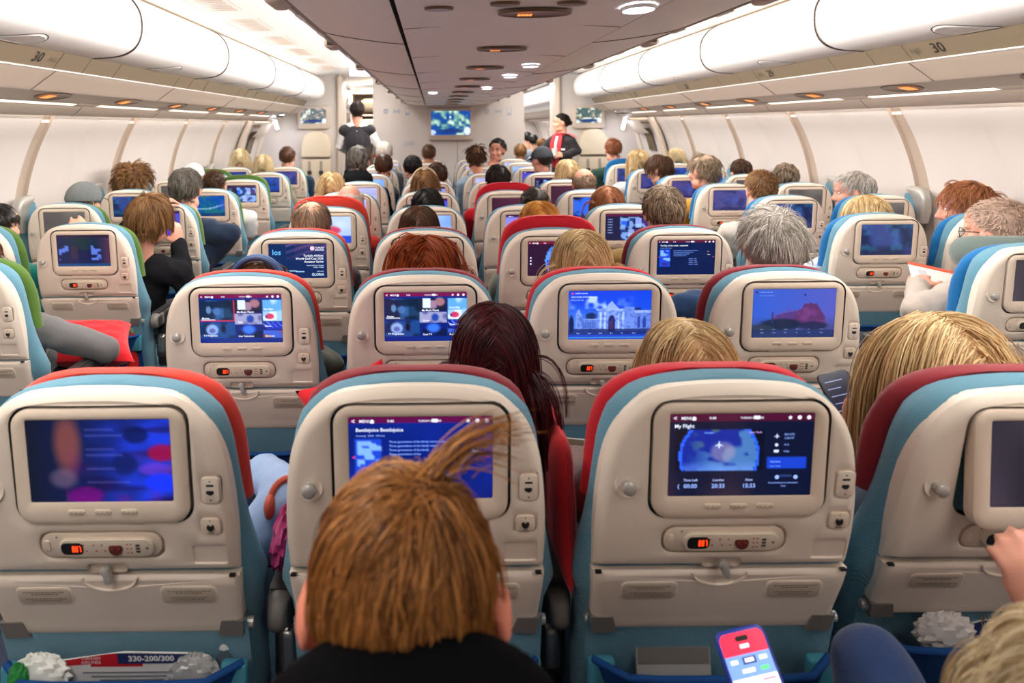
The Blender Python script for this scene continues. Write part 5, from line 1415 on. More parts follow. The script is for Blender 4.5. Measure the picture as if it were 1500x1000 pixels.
# loose tufts lifted off the crown
mb = MB(); rs = random.Random(5); kh = hmat('kid')
for (sx, ex, ez, n) in ((.025, .085, .040, 60), (.045, .075, .008, 34)):
    for i in range(n):
        a = V3(sx + rs.gauss(0, .010), -.035 + rs.gauss(0, .012), .118 + rs.gauss(0, .003)); e = V3(ex + rs.gauss(0, .012) + .03, .0 + rs.gauss(0, .02), .118 + ez + rs.gauss(0, .010)); mid = (a + e)/2 + V3(-.012, 0, .022)
        mb.tube([tuple(kid['T'](a*(1-u)**2 + 2*mid*u*(1-u) + e*u*u)) for u in np.linspace(0, 1, 7)], [.0007, .0007, .0006, .0006, .0005, .0004, .0002], kh, 3)
kid['put']('hair_tuft', mb.mesh('hair_tuft'))
ph_c = V3(.440, .93, .780)                                                     # where the telephone is held
c0 = person('blond person at the right edge holding up a phone, in blue jeans', at=(.475, .20), px=1650, py=918, dh=.31, hs=.93, pitch=-10, hair=('boy', 'paleblond'), top=(150, 120, 96), legs=(34, 54, 92), vox=.0065, dens=1.7, thick=1.0,
    arms={'L': dict(el=(.33, .62, .66), wr=(.417, .862, .698), f=V3(.26, .40, .87), n=V3(.0, .84, -.54), curl=26, thumb=35), 'R': dict(el=(.70, .58, .70), wr=(.62, .80, .72), n=V3(0, .1, 1))},
    legpose={'R': ((.665, 1.04, .722), (.60, .90, .30)), 'L': ((.40, .93, .56), (.40, .92, .10))}, pel=(.50, .62, .56), shoulders=.15)
d0p = person('person beyond the right edge whose hand reaches up to the dark monitor', at=(1.02, .22), px=None, py=1.26, dh=.30, hair=('short', 'dark'), top=(70, 60, 58), vox=.0065, skin='pink', sleeve=1.0,
    arms={'L': dict(el=(.945, .74, .74), wr=(.862, .965, .852), f=V3(-.22, .22, .92), n=V3(-.35, -.90, .2), curl=48, thumb=25)}, dens=.5)
# ---- row by row
person('person in a pale blue knit sleeve, low behind the blurred screen seat', 'a1', px=165, py=566, hair=('short', 'brown'), top=(150, 178, 214), vox=.010, low=1, arms={'R': dict(el=(-.300, 1.40, .80), wr=(-.40, 1.58, .765))}, shoulders=.19)
b1 = person('person with straight burgundy hair leaning right, blue sweater', 'b1', px=723, py=436, dh=.30, hs=.86, yaw=-6, pitch=-5, roll=2, hair=('bob', 'burgundy'), top=(46, 118, 184), vox=.008, dens=1.5, thick=1.1, skin='pink', lean=.35, whorl=(0, -.02, .12), shoulders=.19)
person('person with a smooth blond bob, facing the palace screen', 'c1', px=1005, py=459, hair=('bob', 'blond'), top=(120, 96, 90), vox=.010, dens=1.5, thick=1.1)
person('person with long blond hair falling over the left shoulder, holding a dark phone', 'd1', arms={'L': dict(el=(.82, 1.36, .775), wr=(.905, 1.47, .815), f=V3(.25, .35, .9), n=V3(0, .85, -.5), curl=24)}, px=1372, py=448, dh=.30, hs=1.0, yaw=10, roll=-6, hair=('long', 'goldblond'), top=(96, 104, 122), vox=.010, dens=1.8, thick=1.15, comb=(-.5, .1, 0))
a2 = person('dark brown haired person with a blue headband, low in the seat', 'a2', px=382, py=375, hair=('bob', 'brown'), top=(70, 76, 66), dens=.9, vox=.010)
person('person with a ruffled copper red bob', 'b2', px=620, py=340, hair=('bigbob', 'red'), top=(120, 40, 44), dens=1.2, thick=1.2, vox=.010)
person('person with a straight ash blond bob before the globe screen', 'c2', px=851, py=330, hair=('bob', 'blond'), top=(150, 110, 110), dens=1.2, thick=1.2, vox=.010)
person('person with ruffled silver grey hair and a dark blue collar', 'd2', px=1130, py=301, dh=.29, hs=1.0, hair=('tousled', 'grey'), top=(38, 66, 104), dens=1.3, thick=1.15, vox=.009, skin='pink', shoulders=.215, shz=.05, hood=.045, sx=-.03)
person('balding person with brown hair round a bare crown', 'a3', px=456, py=289, hair=('thin', 'greybrown'), top=(70, 74, 80), dens=1.2, skin='fair')
person('person with smooth dark brown hair, inner left of the centre block, third row', 'b3', px=614, py=297, hair=('bob', 'brown'), top=(80, 60, 60))
person('person with parted ginger blond hair behind a raised red head cover', 'c3', px=789, py=290, hair=('bob', 'ginger'), top=(150, 154, 140), dens=.8)
person('person with streaked grey brown hair swept back, both ears showing', 'd3', px=971, py=268, dh=.28, hs=.98, hair=('short', 'greybrown'), top=(150, 122, 70), dens=1.0, skin='pink', vox=.010, shoulders=.21, shz=.03)
person('bald person behind the raised orange red head cover', 'a4', px=512, py=266, hair=('bald', 'white'), top=(200, 60, 50), skin='pink')
person('person with black hair in two humps', 'b4', px=626, py=272, hair=('bob', 'black'), top=(60, 50, 52))
person('person with very short dark hair just ahead of the ginger blond one', 'c4', px=783, py=271, hair=('crew', 'dark'), top=(60, 60, 70), skin='tan')
person('person with long smooth chestnut hair beside the film poster list screen', 'd4', px=889, py=269, hair=('bob', 'auburn'), top=(90, 70, 60))
person('person with yellow blond hair ahead of the bald one on the centre left', 'a5', px=486, py=249, hair=('bob', 'goldblond'), top=(140, 120, 90))
b5 = person('person with light brown hair and a thin pale headband', 'b5', px=622, py=246, hair=('bob', 'lightbrown'), top=(120, 80, 70))
person('person with short dark hair in a bright red top', 'c5', px=729, py=239, hair=('short', 'dark'), top=(196, 24, 40), shoulders=.2)
person('bald person with a grey fringe of hair, centre right', 'd5', px=855, py=243, hair=('bald', 'greybrown'), top=(100, 90, 84), skin='fair')
a6 = person('grey haired person with a black collar, left edge of the centre block', 'a6', px=525, py=211, dh=.30, hs=1.02, hair=('short', 'greydark'), top=(26, 28, 30), hood=.06, skin='pink')
person('person with dark brown hair behind the light brown head', 'b6', px=640, py=236, hair=('short', 'brown'), top=(60, 70, 60))
person('person with a blond bob near the red scarfed person', 'd6', px=831, py=231, hair=('bob', 'blond'), top=(130, 90, 80))
person('person with short brown hair just behind the shaved grey head', 'a7', px=562, py=224, hair=('short', 'brown'), top=(90, 90, 96), lean=.15)
b7 = person('person with a black cap leaning left between the centre seats', 'b7', px=604, py=226, hair=('short', 'black'), top=(34, 34, 40), yaw=15, skin='pink', lean=.25)
person('person with curly brown hair beside the person looking back', 'c7', px=697, py=212, hair=('shaggy', 'brown'), top=(150, 180, 200))
d7 = person('person in a dark baseball cap, head turned left', 'd7', px=793, py=213, dh=.28, hs=1.0, yaw=35, pitch=-8, hair=('crew', 'dark'), top=(60, 60, 70), skin='pink')
person('person with a shaved pinkish head near the bulkhead', 'a8', px=563, py=205, hair=('crew', 'white'), top=(90, 90, 96), hs=1.0, skin='pink')
person('person with short dark hair looking back towards the camera', 'c8', px=728, py=201, dh=.40, hs=1.0, yaw=158, pitch=-2, roll=-8, hair=('crew', 'dark'), top=(190, 180, 150), vox=.0085, eyes=True, skin='pink', dens=1)
person('balding brown haired person directly under the front monitor', 'b9', px=628, py=210, hair=('crew', 'brown'), top=(110, 110, 120), skin='tan')
person('person with very short brown hair right of the person looking back', 'd10', px=762, py=209, hair=('crew', 'lightbrown'), top=(120, 110, 100), skin='tan')
# ---- left pairs
person('person in a grey jacket with the elbow over a red pillow, left edge', 'la0', px=-35, py=340, hair=('short', 'brown'), top=(112, 110, 110), legs=(34, 34, 38), vox=.009, shoulders=.21,
    arms={'R': dict(el=(-1.225, 2.55, .735), wr=(-1.40, 2.72, .66), n=V3(0, .1, 1))}, dens=.4)
person('person in a teal sleeve by the window, left edge', 'lw1', px=-2, py=296, dh=.30, hair=('short', 'dark'), top=(24, 122, 116), yaw=-20, dens=.6,
    arms={'R': dict(el=(-1.83, 3.30, .90), wr=(-1.79, 3.42, 1.02), f=V3(.1, .5, .6), n=V3(.7, 0, .5), curl=30)})
boy = person('brown haired person in a black jacket, hand on cheek, leaning into the left aisle', 'la1', px=219, py=281, dh=.32, hs=1.0, yaw=-14, pitch=-10, roll=6, hair=('boy', 'lightbrown'), top=(30, 30, 33), vox=.0075, dens=1.3, thick=1.2, lean=.75, shoulders=.19, skin='pink',
    arms={'R': dict(el=(-1.185, 3.28, .775), wr=(-1.255, 3.36, .99), f=V3(-.15, .05, .95), n=V3(.85, -.45, 0), curl=38, thumb=20), 'L': dict(el=(-1.60, 3.50, 1.02), wr=(-1.51, 3.74, 1.155), f=V3(.55, .5, .05), n=V3(-.2, -.3, .9), curl=48)})
person('grey haired person in a navy jacket sitting towards the aisle', 'la2', px=272, py=243, dh=.30, hs=1.05, hair=('short', 'greydark'), top=(36, 50, 72), dens=.9, lean=.8, sx=.07, shoulders=.215, skin='pink', vox=.009)
person('person with short brown hair and a white short sleeved shirt', 'la3', px=314, py=247, hair=('crew', 'brown'), top=(226, 224, 222), sleeve=.75, shoulders=.23, dens=1, skin='tan')
person('person with pale blond hair in the aisle seat near the left exit', 'la5', px=386, py=224, hair=('bob', 'paleblond'), top=(140, 120, 100), dens=.4)
person('person with cropped brown hair and a navy sleeve, nearest the left jump seat', 'la6', px=421, py=213, dh=.28, hs=1.0, hair=('crew', 'brown'), top=(40, 54, 78), shoulders=.22, skin='pink')
cap1 = person('person in a grey flat cap by the left window', 'lw2', px=124, py=266, hair=('short', 'greydark'), top=(80, 84, 84), yaw=-20)
person('person with a round mop of curly brown hair', 'lw3', px=195, py=240, dh=.30, hs=1.05, hair=('curly', 'lightbrown'), top=(120, 90, 60), dens=.8)
cap2 = person('person in a white cap by the left window', 'lw4', px=284, py=238, hair=('short', 'white'), top=(120, 120, 120))
person('person with pale blond hair by the window near the left exit', 'lw6', px=353, py=216, hair=('bob', 'paleblond'), top=(130, 110, 100), dens=.4)
# ---- right pairs
gl = person('balding person in glasses and a grey neck pillow, right edge', 'ra0', px=1462, py=287, dh=.30, hs=1.06, yaw=22, hair=('crew', 'stubble'), top=(178, 166, 156), vox=.0085, dens=1.4, skin='pink', shoulders=.22,
    arms={'L': dict(el=(1.80, 2.55, .84), wr=(1.945, 2.74, .90), n=V3(-.3, -.2, 1), curl=35)}, sx=-.06)
person('person in profile facing left with short copper brown hair', 'rw1', px=1414, py=264, dh=.30, hs=1.05, yaw=62, pitch=-6, hair=('shaggy', 'auburn'), top=(150, 90, 90), vox=.0085, eyes=True, dens=1.1, skin='pink')
person('person with blond hair resting low beside the window, second right row', 'ra1', px=1268, py=281, hair=('bob', 'blond'), top=(190, 205, 225), yaw=25, roll=-14, dens=.8)
person('grey haired person in profile facing left', 'rw2', px=1250, py=249, dh=.30, hs=1.02, yaw=68, pitch=-6, hair=('short', 'grey'), top=(190, 170, 160), vox=.0085, eyes=True, skin='pink', dens=.8)
person('person with cropped fair brown hair and a beige shirt, ears showing', 'ra2', px=1114, py=246, dh=.27, hs=1.0, hair=('crew', 'lightbrown'), top=(206, 196, 184), shoulders=.22, dens=1.4, skin='pink', vox=.009)
person('person with wavy grey brown hair in a mustard top, head turned left', 'ra3', px=1030, py=223, dh=.29, hs=1.05, yaw=32, hair=('shaggy', 'greybrown'), top=(214, 140, 24), shoulders=.2, skin='pink', vox=.009)
person('person with thick brown hair bending down to the left', 'ra4', px=966, py=225, dh=.30, hs=1.0, yaw=48, pitch=-20, hair=('boy', 'brown'), top=(70, 70, 80), skin='fair', vox=.009)
person('person with pale blond hair and a white sleeve by the right aisle', 'ra5', px=934, py=217, dh=.28, hs=1.0, yaw=10, hair=('bob', 'blond'), top=(222, 216, 210), shoulders=.22)
person('person with cropped auburn hair and a dark green top beside the raised blue cover', 'ra6', px=898, py=201, dh=.29, hs=1.02, hair=('crew', 'auburn'), top=(44, 70, 60), shoulders=.23, skin='pink', dens=1)
person('person with greying brown hair by the window, behind the cropped fair head', 'rw3', px=1150, py=237, hair=('short', 'greybrown'), top=(120, 110, 110))
person('person with flat brown hair by the window, farther right row', 'rw4', px=1085, py=231, hair=('short', 'brown'), top=(110, 100, 100))
person('person with cream blond hair by the window near the right exit', 'rw6', px=990, py=215, hair=('bob', 'paleblond'), top=(150, 140, 130), dens=.5)

# ---- things worn
def bandage(P, name, m, y, tilt, r, w=.012, n=28, half=False, grow=1.06):
    mb = MB(); pts = []
    for a in np.linspace(-1.75, 1.75, n): pts.append(tuple(P['T'](HC + V3(math.sin(a)*HR[0]*grow*1.06, y + tilt*math.cos(a), math.cos(a)*HR[2]*grow*1.08))))
    mb.tube(pts, r, m, 8); return P['put'](name, mb.mesh(name))
bandage(a2, 'headband', mat('headband_blue', srgb(56, 90, 138), .6), -.045, .0, .0105, grow=1.12); bandage(a2, 'headband', mat('headband_navy', srgb(38, 60, 100), .6), -.066, .0, .0075, grow=1.11)
bandage(b5, 'headband', mat('headband_pale', srgb(226, 206, 170), .5), .0, 0, .006, grow=1.13)
def brim(P, L, w, m, dz=-.01):
    def f(mb):
        rings = []
        for y, k in ((.06, 1), (.10, .95), (.10 + L*.6, .8), (.10 + L, .45)):
            rings.append([tuple(P['T']((x*w*k, y, .062 + dz - (x*x)*.018 - (y - .06)*.25 + zz))) for x, zz in ((-1, 0), (-.5, .0), (0, .0), (.5, 0), (1, 0), (.5, -.005), (0, -.005), (-.5, -.005))])
        mb.loft(rings, m)
    return f
capm = mat('cap_dark', srgb(58, 62, 70), .85, bump=.3, bscale=90); head_shell(d7, 'baseball_cap', capm, .06, 1.13, extra=brim(d7, .06, .072, capm))
capg = mat('cap_grey', srgb(112, 116, 116), .9, bump=.6, bscale=60, var=.2, vscale=60); head_shell(cap1, 'flat_cap', capg, .10, 1.22, extra=brim(cap1, .05, .085, capg))
capw = mat('cap_white', srgb(238, 236, 232), .85); head_shell(cap2, 'white_cap', capw, .08, 1.16, extra=brim(cap2, .05, .075, capw))
capb = mat('cap_black', srgb(24, 24, 28), .8); head_shell(b7, 'black_cap', capb, .05, 1.12, extra=brim(b7, .05, .07, capb))
# glasses
mb = MB(); T = gl['T']
for s in (-1, 1):
    mb.tube([T((s*.074, .085, .012)), T((s*.083, .03, .014)), T((s*.084, -.005, .012)), T((s*.083, -.022, -.006))], .0019, BLACKP, 6)
    mb.tube([T((s*(.040 + .026*math.cos(a)), .110 - .010*abs(math.cos(a)) - (.012 if math.cos(a) > 0 else 0), .006 + .018*math.sin(a))) for a in np.linspace(0, 6.283, 17)], .0014, BLACKP, 5)
mb.tube([T((-.012, .112, .010)), T((.012, .112, .010))], .0013, BLACKP, 5); gl['put']('glasses', mb.mesh('glasses'))

# ---- crew in the aisles
fx = W(820, 164, 8.45)
fa = person('person in a dark crew jacket with a red scarf, standing in the right aisle', at=(fx[0], 8.45), px=822, py=165, dh=0, hs=.94, yaw=98, byaw=132, pitch=-2, hair=('slick', 'dark'), top=(52, 50, 52), legs=(44, 42, 46), vox=.0085, stand=True, eyes=True, skin='fair', dens=1.3, topname='jacket', shoulders=.15,
    arms={'L': dict(el=(fx[0] + .185, 8.31, 1.235), wr=(fx[0] - .0, 8.20, 1.19), f=V3(-.9, -.15, .05), n=V3(.0, -.75, .6), curl=30), 'R': dict(el=(fx[0] - .215, 8.50, 1.235), wr=(fx[0] - .13, 8.30, 1.19), f=V3(.35, -.8, .1), n=V3(-.6, -.3, .7), curl=35)})
mb = MB(); mb.ell(fa['T']((0, -.118, .0)), [.034, .03, .034], hmat('dark')); fa['put']('hair_bun', mb.mesh('hair_bun'))
Yb = rotm(132); S0 = fa['S0']; L_ = lambda x, y, z: tuple(S0 + Yb @ V3(-x, y, z))
mb = MB(); scf = mat('scarf_red', srgb(196, 24, 44), .6, sheen=.3)
mb.tube([L_(.062*math.sin(a), .062*math.cos(a) + .01, .075 + .008*math.cos(a)) for a in np.linspace(0, 6.283, 17)], .024, scf, 8)
for s in (-1, 1): mb.loft([[L_(s*x0, y, z), L_(s*(x0 + w), y - .01, z), L_(s*(x0 + w), y + .008, z), L_(s*x0, y + .016, z)] for x0, w, y, z in ((.02, .05, .075, .07), (.026, .058, .112, -.02), (.024, .05, .135, -.13), (.012, .04, .135, -.25), (.002, .03, .13, -.32))], scf)
mb.loft([[L_(x, y, z) for x, y, z in ((.05, -.04, .085), (.12, -.055, .075), (.19, -.03, .055))], [L_(x, y, z) for x, y, z in ((.06, .06, .085), (.13, .04, .085), (.20, .01, .06))]], scf, close=False, caps=(False, False))
mb.loft([[L_(x, y, z) for x, y, z in ((.08, .0, .098), (.15, -.02, .085), (.235, -.03, .035))], [L_(x, y, z) for x, y, z in ((.05, .08, .09), (.13, .06, .09), (.23, .02, .04))]], scf, close=False, caps=(False, False))
fa['put']('scarf', mb.mesh('scarf'))
mb = MB(); mb.loft([[L_(-.02, y, z), L_(.022, y, z)] for y, z in ((.088, .06), (.117, -.02), (.128, -.10))], WHITE, close=False, caps=(False, False)); fa['put']('blouse', mb.mesh('blouse'))
mb = MB(); q = L_(.105, .113, -.10); mb.box(q, (.06, .006, .022), PAPER, rot=Matrix.Rotation(R(132), 3, 'Z')); fa['put']('name_badge', mb.mesh('name_badge'))
mb = MB(); q = V3(fx[0] - .115, 8.195, 1.225); mb.lathe([(.028, -.04), (.036, .05), (.034, .05), (.026, -.036)], PAPER, c=tuple(q), n=16, caps=(True, False)); tag(mb.build('paper_cup'), 'white cup held by the person with the red scarf', 'cup')
mx = W(523, 147, 8.1)
ma = person('person in a black waistcoat and white shirt, standing in the left aisle', at=(mx[0], 8.1), px=523, py=147, dh=0, hs=.97, yaw=14, pitch=-6, hair=('short', 'dark'), top=(238, 236, 232), legs=(26, 26, 30), vox=.0085, stand=True, skin='pink', dens=.9, topname='shirt', shoulders=.152,
    arms={'R': dict(el=(mx[0] + .235, 8.14, 1.33), wr=(mx[0] + .20, 8.32, 1.24)), 'L': dict(el=(mx[0] - .215, 8.12, 1.33), wr=(mx[0] - .15, 8.33, 1.25))})
VB = Body(); S0 = ma['S0']; C = V3(ma['H'][0], 8.085, ma['H'][2] - .36); Pv = V3(ma['H'][0], 8.1, ma['H'][2] - .74); Yb = rotm(11); lt = Yb @ V3(1, 0, 0)
VB.ell(C, [.150, .105, .17], Yb); VB.cap(S0 - lt*.145 + V3(0, 0, -.005), S0 + lt*.145 + V3(0, 0, -.005), .058, .058); VB.cap(C, Pv + V3(0, 0, .06), .125, .13)
ma['put']('waistcoat', VB.fuse('waistcoat', cloth((44, 42, 46)), .010, .019, 3))
# heads and seats glimpsed through the right doorway
for i, (px, py, dd, hc) in enumerate(((772, 192, 12.3, 'dark'), (781, 196, 11.6, 'black'), (793, 201, 10.9, 'lightbrown'))):
    p_ = W(px, py, dd); person('distant %s haired person through the right doorway, %s' % ({'dark': 'dark', 'black': 'black', 'lightbrown': 'fair'}[hc], ('farthest', 'second', 'nearest the door')[i]), at=(p_[0], dd - .27), px=px, py=py, hair=('short', hc), top=(120, 130, 140), vox=.016, dens=.3, thick=2)
# ------------------------------------------------------------------ loose things
def pillow(name, c, sz, rot, m, label, group=None, cat='pillow'):
    mb = MB(); n = 22; V = []; Fc = []
    for side in (1, -1):
        o = len(V)
        for i in range(n + 1):
            for j in range(n + 1):
                u, v = i/n*2 - 1, j/n*2 - 1
                h = max(0, (1 - u**4)*(1 - v**4))**.55
                px = u*(1 - .10*(1 - abs(v)**2)); py = v*(1 - .10*(1 - abs(u)**2))
                wr = .04*math.sin(9*u + 5*v)*h*math.sin(6*v) + .03*math.sin(14*v - 4*u)*h
                V.append(rot @ Vector((px*sz[0]/2, py*sz[1]/2, side*(h + wr)*sz[2]/2)))
        for i in range(n):
            for j in range(n): a = o + i*(n+1) + j; Fc.append((a, a+1, a+n+2, a+n+1))
    mb.add([(p.x, p.y, p.z) for p in V], Fc, m)
    o = mb.build(name, ang=70); o.location = c; return tag(o, label, cat, group)
PILR = mat('pillow_red', srgb(214, 24, 36), .8, spec=.2, bump=.25, bscale=25, sheen=.25)
E3 = lambda x, y, z: Euler((R(x), R(y), R(z))).to_matrix()
pillow('pillow', (-1.385, 2.70, .715), (.36, .30, .11), E3(14, 8, 28), PILR, 'red pillow on the lap of the person in the grey jacket, left side')
pillow('pillow', (-.190, 1.62, .868), (.22, .22, .09), Matrix.Rotation(R(-20), 3, 'Y') @ Matrix.Rotation(R(90), 3, 'X'), PILR, 'red pillow with its corner sticking up between the blurred screen and film page seats')
pillow('pillow', (.232, 1.285, .872), (.28, .19, .045), E3(0, 88, 0), PILR, 'red pillow wedged upright left of the flight map seat')

def phone(c, u, n, label, lit, w=.072, h=.150):
    u = unit(u); n = unit(n - u*np.dot(n, u)); x = np.cross(u, n); M = Matrix([[x[i], n[i], u[i]] for i in range(3)])
    t = empty('phone', tuple(c)); V = lambda a, b, d=0: tuple(M @ Vector((a, d, b)))
    mb = MB(); mb.loft([[V(p[0]*k, p[1]*k2, d) for p in rr(w, h, .012, 5)] for d, k, k2 in ((-.0045, .96, .98), (-.003, 1, 1), (.003, 1, 1), (.0045, .96, .98))], mat('phone_case_blue', srgb(38, 60, 170), .4) if lit else BLACKP); mb.build('case', t, ang=40)
    def lm(nm, col, e): return mat('phone_' + nm, srgb(*col), .3, emit=srgb(*col), estr=e)
    mb = MB()
    def rect(a0, b0, a1, b1, m, d): mb.add([V(a0, b0, d), V(a1, b0, d), V(a1, b1, d), V(a0, b1, d)], [(0,1,2,3)], m)
    W2, H2 = w/2 - .004, h/2 - .004
    if lit:
        mb.add([V(p[0], p[1], .0048) for p in rr(W2*2, H2*2, .009, 5)], [tuple(range(24))], lm('white', (226, 228, 240), .85))
        mb.add([V(p[0], p[1] + H2 - .0125, .0050) for p in rr(W2*2, .025, .009, 5)], [tuple(range(24))], lm('red', (226, 40, 72), .8)); rect(-W2, H2 - .025, W2, H2 - .016, lm('red', (226, 40, 72), .8), .0051)
        rect(-W2, H2 - .050, W2, H2 - .025, lm('blue', (112, 150, 214), .8), .0050); rect(-.009, H2 - .036, .010, H2 - .028, lm('navy', (40, 60, 130), .6), .0052)
        mb.add([V(p[0], p[1] + H2 - .0075, .0054) for p in rr(.019, .006, .003, 4)], [tuple(range(20))], lm('black', (10, 10, 12), .1))
        for a, b, ww in ((-.006, .0185, .013), (-.026, .034, .010), (-.006, .034, .013), (.015, .034, .011), (-.014, .045, .018), (.012, .0452, .012)): rect(a, H2 - b, a + ww, H2 - b + .0045, lm('white', (226, 228, 240), .85) if b < .044 or a < 0 else lm('green', (90, 200, 120), .8), .0053)
        for k in range(3):
            y = H2 - .056 - .030*k
            rect(.010, y, .028, y + .002, lm('pink', (226, 120, 140), .8), .0052); rect(-W2, y - .022, W2, y - .0215, lm('grey', (170, 176, 196), .6), .0052)
            mb.add([V(-.022 + .0045*math.cos(q), y - .010 + .0055*math.sin(q), .0053) for q in np.linspace(0, 6.283, 13)[:-1]], [tuple(range(12))], lm('red', (226, 40, 72), .8))
            for a, ww, nm, col in ((-.012, .007, 'green', (90, 200, 120)), (-.002, .010, 'grey', (170, 176, 196)), (.012, .016, 'blue', (112, 150, 214))): rect(a, y - .013, a + ww, y - .006, lm(nm, col, .8), .0053)
    else:
        rect(-W2, -H2, W2, H2, lm('dim', (24, 28, 48), .6), .0048)
        for k in range(7): rect(-W2*.8, H2*.75 - .016*k, -W2*.8 + (.04, .03, .046, .02, .04, .034, .026)[k], H2*.75 - .016*k + .002, lm('pale', (130, 140, 180), .5), .0050)
    mb.build('screen', t, smooth=False); return tag(t, label, 'phone')
phone(ph_c, V3(-.17, .58, .80), V3(-.05, -.80, .60), 'phone in a blue case with a red topped lit page, held up at the bottom', True)
phone(V3(.940, 1.555, .915), V3(-.16, .60, .78), V3(-.2, -.78, .6), 'dark screened phone held above the flight map seat', False)

# things in the seat pockets
def seat_world(k, x, z, n): X, d = seat_depth(k); return (X + x, d + yo(z) + n, z)
t = empty('safety_card', seat_world('a1', .005, .60, -.022)); cw, chh = .115, .17
mb = MB(); V = lambda a, b, d=0: (a, d - b*.22, b)
mb.loft([[V(a, b, dd) for a, b in ((-cw, -chh*.5), (cw*.95, -chh*.5), (cw*.95, chh*.34), (-cw*.0, chh*.36), (-cw, chh*.26))] for dd in (-.0015, .0015)], PAPER); mb.build('card', t, smooth=False)
mb = MB(); mb.add([V(-cw, chh*.20, -.0022), V(-.012, chh*.24, -.0022), V(-.012, chh*.355, -.0022), V(-cw*.3, chh*.34, -.0022), V(-cw, chh*.262, -.0022)], [(0,1,2,3,4)], INKRED); mb.add([V(-.06, chh*.19, -.0020), V(.03, chh*.19, -.0020), V(.03, chh*.26, -.0020), V(-.06, chh*.26, -.0020)], [(0,1,2,3)], INKRED)
mb.add([V(-.012, chh*.225, -.0024), V(cw*.95, chh*.225, -.0024), V(cw*.95, chh*.335, -.0024), V(-.012, chh*.355, -.0024)], [(0,1,2,3)], INKNAVY); mb.build('header', t, smooth=False)
mb = MB(); mb.text('330-200/300', INKWHITE, lambda u, v: V(.046 + u, chh*.285 + v, -.0028), .0155, 'CENTER', .0005); mb.text('TURKISH\nAIRLINES', INKWHITE, lambda u, v: V(-.058 + u, chh*.272 + v, -.0030), .0085, 'CENTER'); mb.build('lettering', t, smooth=False)
mb = MB()
for k in range(10): mb.box(V(.0 + .004*(k % 3), chh*.12 - .008*k, -.0022), (.15 - .02*(k % 3), .0006, .002), INKGREY)
mb.build('print', t, smooth=False); tag(t, 'safety card reading 330-200/300 in the pocket below the blurred screen', 'card')
def crumple(name, c, sz, m, label, seed, cat='bag', rough=.35, extra=None):
    rs = np.random.RandomState(seed); mb = MB(); nu, nv = 28, 18; rings = []
    ph = rs.rand(8)*6.28
    for i in range(nv + 1):
        th = math.pi*i/nv; ring = []
        for j in range(nu):
            a = 2*math.pi*j/nu; k = 1 + rough*(.5*abs(math.sin(3*a + 2.3*th*2 + ph[0])) + .4*abs(math.sin(5*a - 4*th + ph[1])) + .3*abs(math.sin(8*th + 2*a + ph[2]))) - rough*.6
            ring.append((c[0] + sz[0]*k*math.sin(th)*math.cos(a), c[1] + sz[1]*k*math.sin(th)*math.sin(a), c[2] + sz[2]*k*math.cos(th)))
        rings.append(ring)
    mb.loft(rings, m); o = mb.build(name, ang=18)
    return tag(o, label, cat)
FOIL = mat('snack_wrapper', srgb(232, 234, 226), .28, spec=.6); GREENF = mat('green_wrapper', srgb(40, 130, 60), .35)
p = seat_world('a1', -.135, .625, -.034); crumple('snack_bag', p, (.046, .012, .036), FOIL, 'crumpled white snack bag in the pocket below the blurred screen', 3)
p = seat_world('a1', -.165, .632, -.048); crumple('snack_wrapper', p, (.016, .008, .026), GREENF, 'green wrapper edge in the pocket below the blurred screen', 9, 'wrapper')
CLEAR = mat('clear_plastic', srgb(214, 214, 212), .2, spec=.6); CLEAR.node_tree.nodes['Principled BSDF'].inputs['Transmission Weight'].default_value = .55
p = seat_world('a1', .126, .620, -.030); crumple('plastic_wrap', p, (.040, .012, .034), CLEAR, 'clear plastic wrap beside the safety card', 15, 'wrapper')
def bottle(c, h, r, body, capc, label, liquid=None, band=None):
    t = empty('bottle', c); mb = MB(); mb.lathe([(r*.5, 0), (r, .006), (r, h*.55), (r*.96, h*.62), (r*.62, h*.76), (r*.42, h*.84), (r*.42, h*.88)], body, n=24); mb.build('bottle_body', t, ang=60)
    mb = MB(); mb.lathe([(r*.50, h*.86), (r*.52, h*.87), (r*.52, h*.985), (r*.46, h)], capc, n=24); mb.build('cap', t)
    if band: mb = MB(); mb.lathe([(r*1.01, h*.15), (r*1.02, h*.16), (r*1.02, h*.5), (r*1.01, h*.51)], band, n=24, caps=(False, False)); mb.build('wrapper', t)
    return tag(t, label, 'bottle')
WATER = mat('bottle_plastic', srgb(150, 160, 170), .1, spec=.6); WATER.node_tree.nodes['Principled BSDF'].inputs['Transmission Weight'].default_value = .75
p = seat_world('a1', .168, .470, -.034); bottle(p, .200, .0265, WATER, WHITE, 'clear drink bottle with a white cap in the seat pocket, bottom left')
p = seat_world('la1', .165, .485, -.034); bottle(p, .180, .0265, mat('bottle_red', srgb(206, 36, 34), .3), mat('cap_green', srgb(120, 150, 110), .5), 'red bottle with a green cap in the left pair pocket')
def booklet(k, x, z, n, w, h, tilt, m, label, edge=None, cat='magazine', spin=0):
    c = seat_world(k, x, z, n); t = empty(cat.replace(' ', '_'), c); mb = MB(); rot = E3(tilt, spin, 0); mb.box((0, 0, 0), (w, .006, h), m, rot=rot); mb.build('pages', t, smooth=False)
    mb = MB(); mb.box(tuple(rot @ Vector((0, -.0035, h*.40))), (w*.96, .002, h*.16), edge or INKNAVY, rot=rot); mb.build('title_band', t, smooth=False); return tag(t, label, cat)
booklet('c1', -.06, .56, -.026, .13, .165, -8, mat('magazine_silver', srgb(170, 168, 166), .25, spec=.7), 'silver edged magazine in the pocket below the flight map', GREYB)
booklet('d1', .02, .565, .030, .19, .15, -8, PAPER, 'white card with a navy edge in the pocket at the right edge', INKNAVY, 'card', spin=-14)
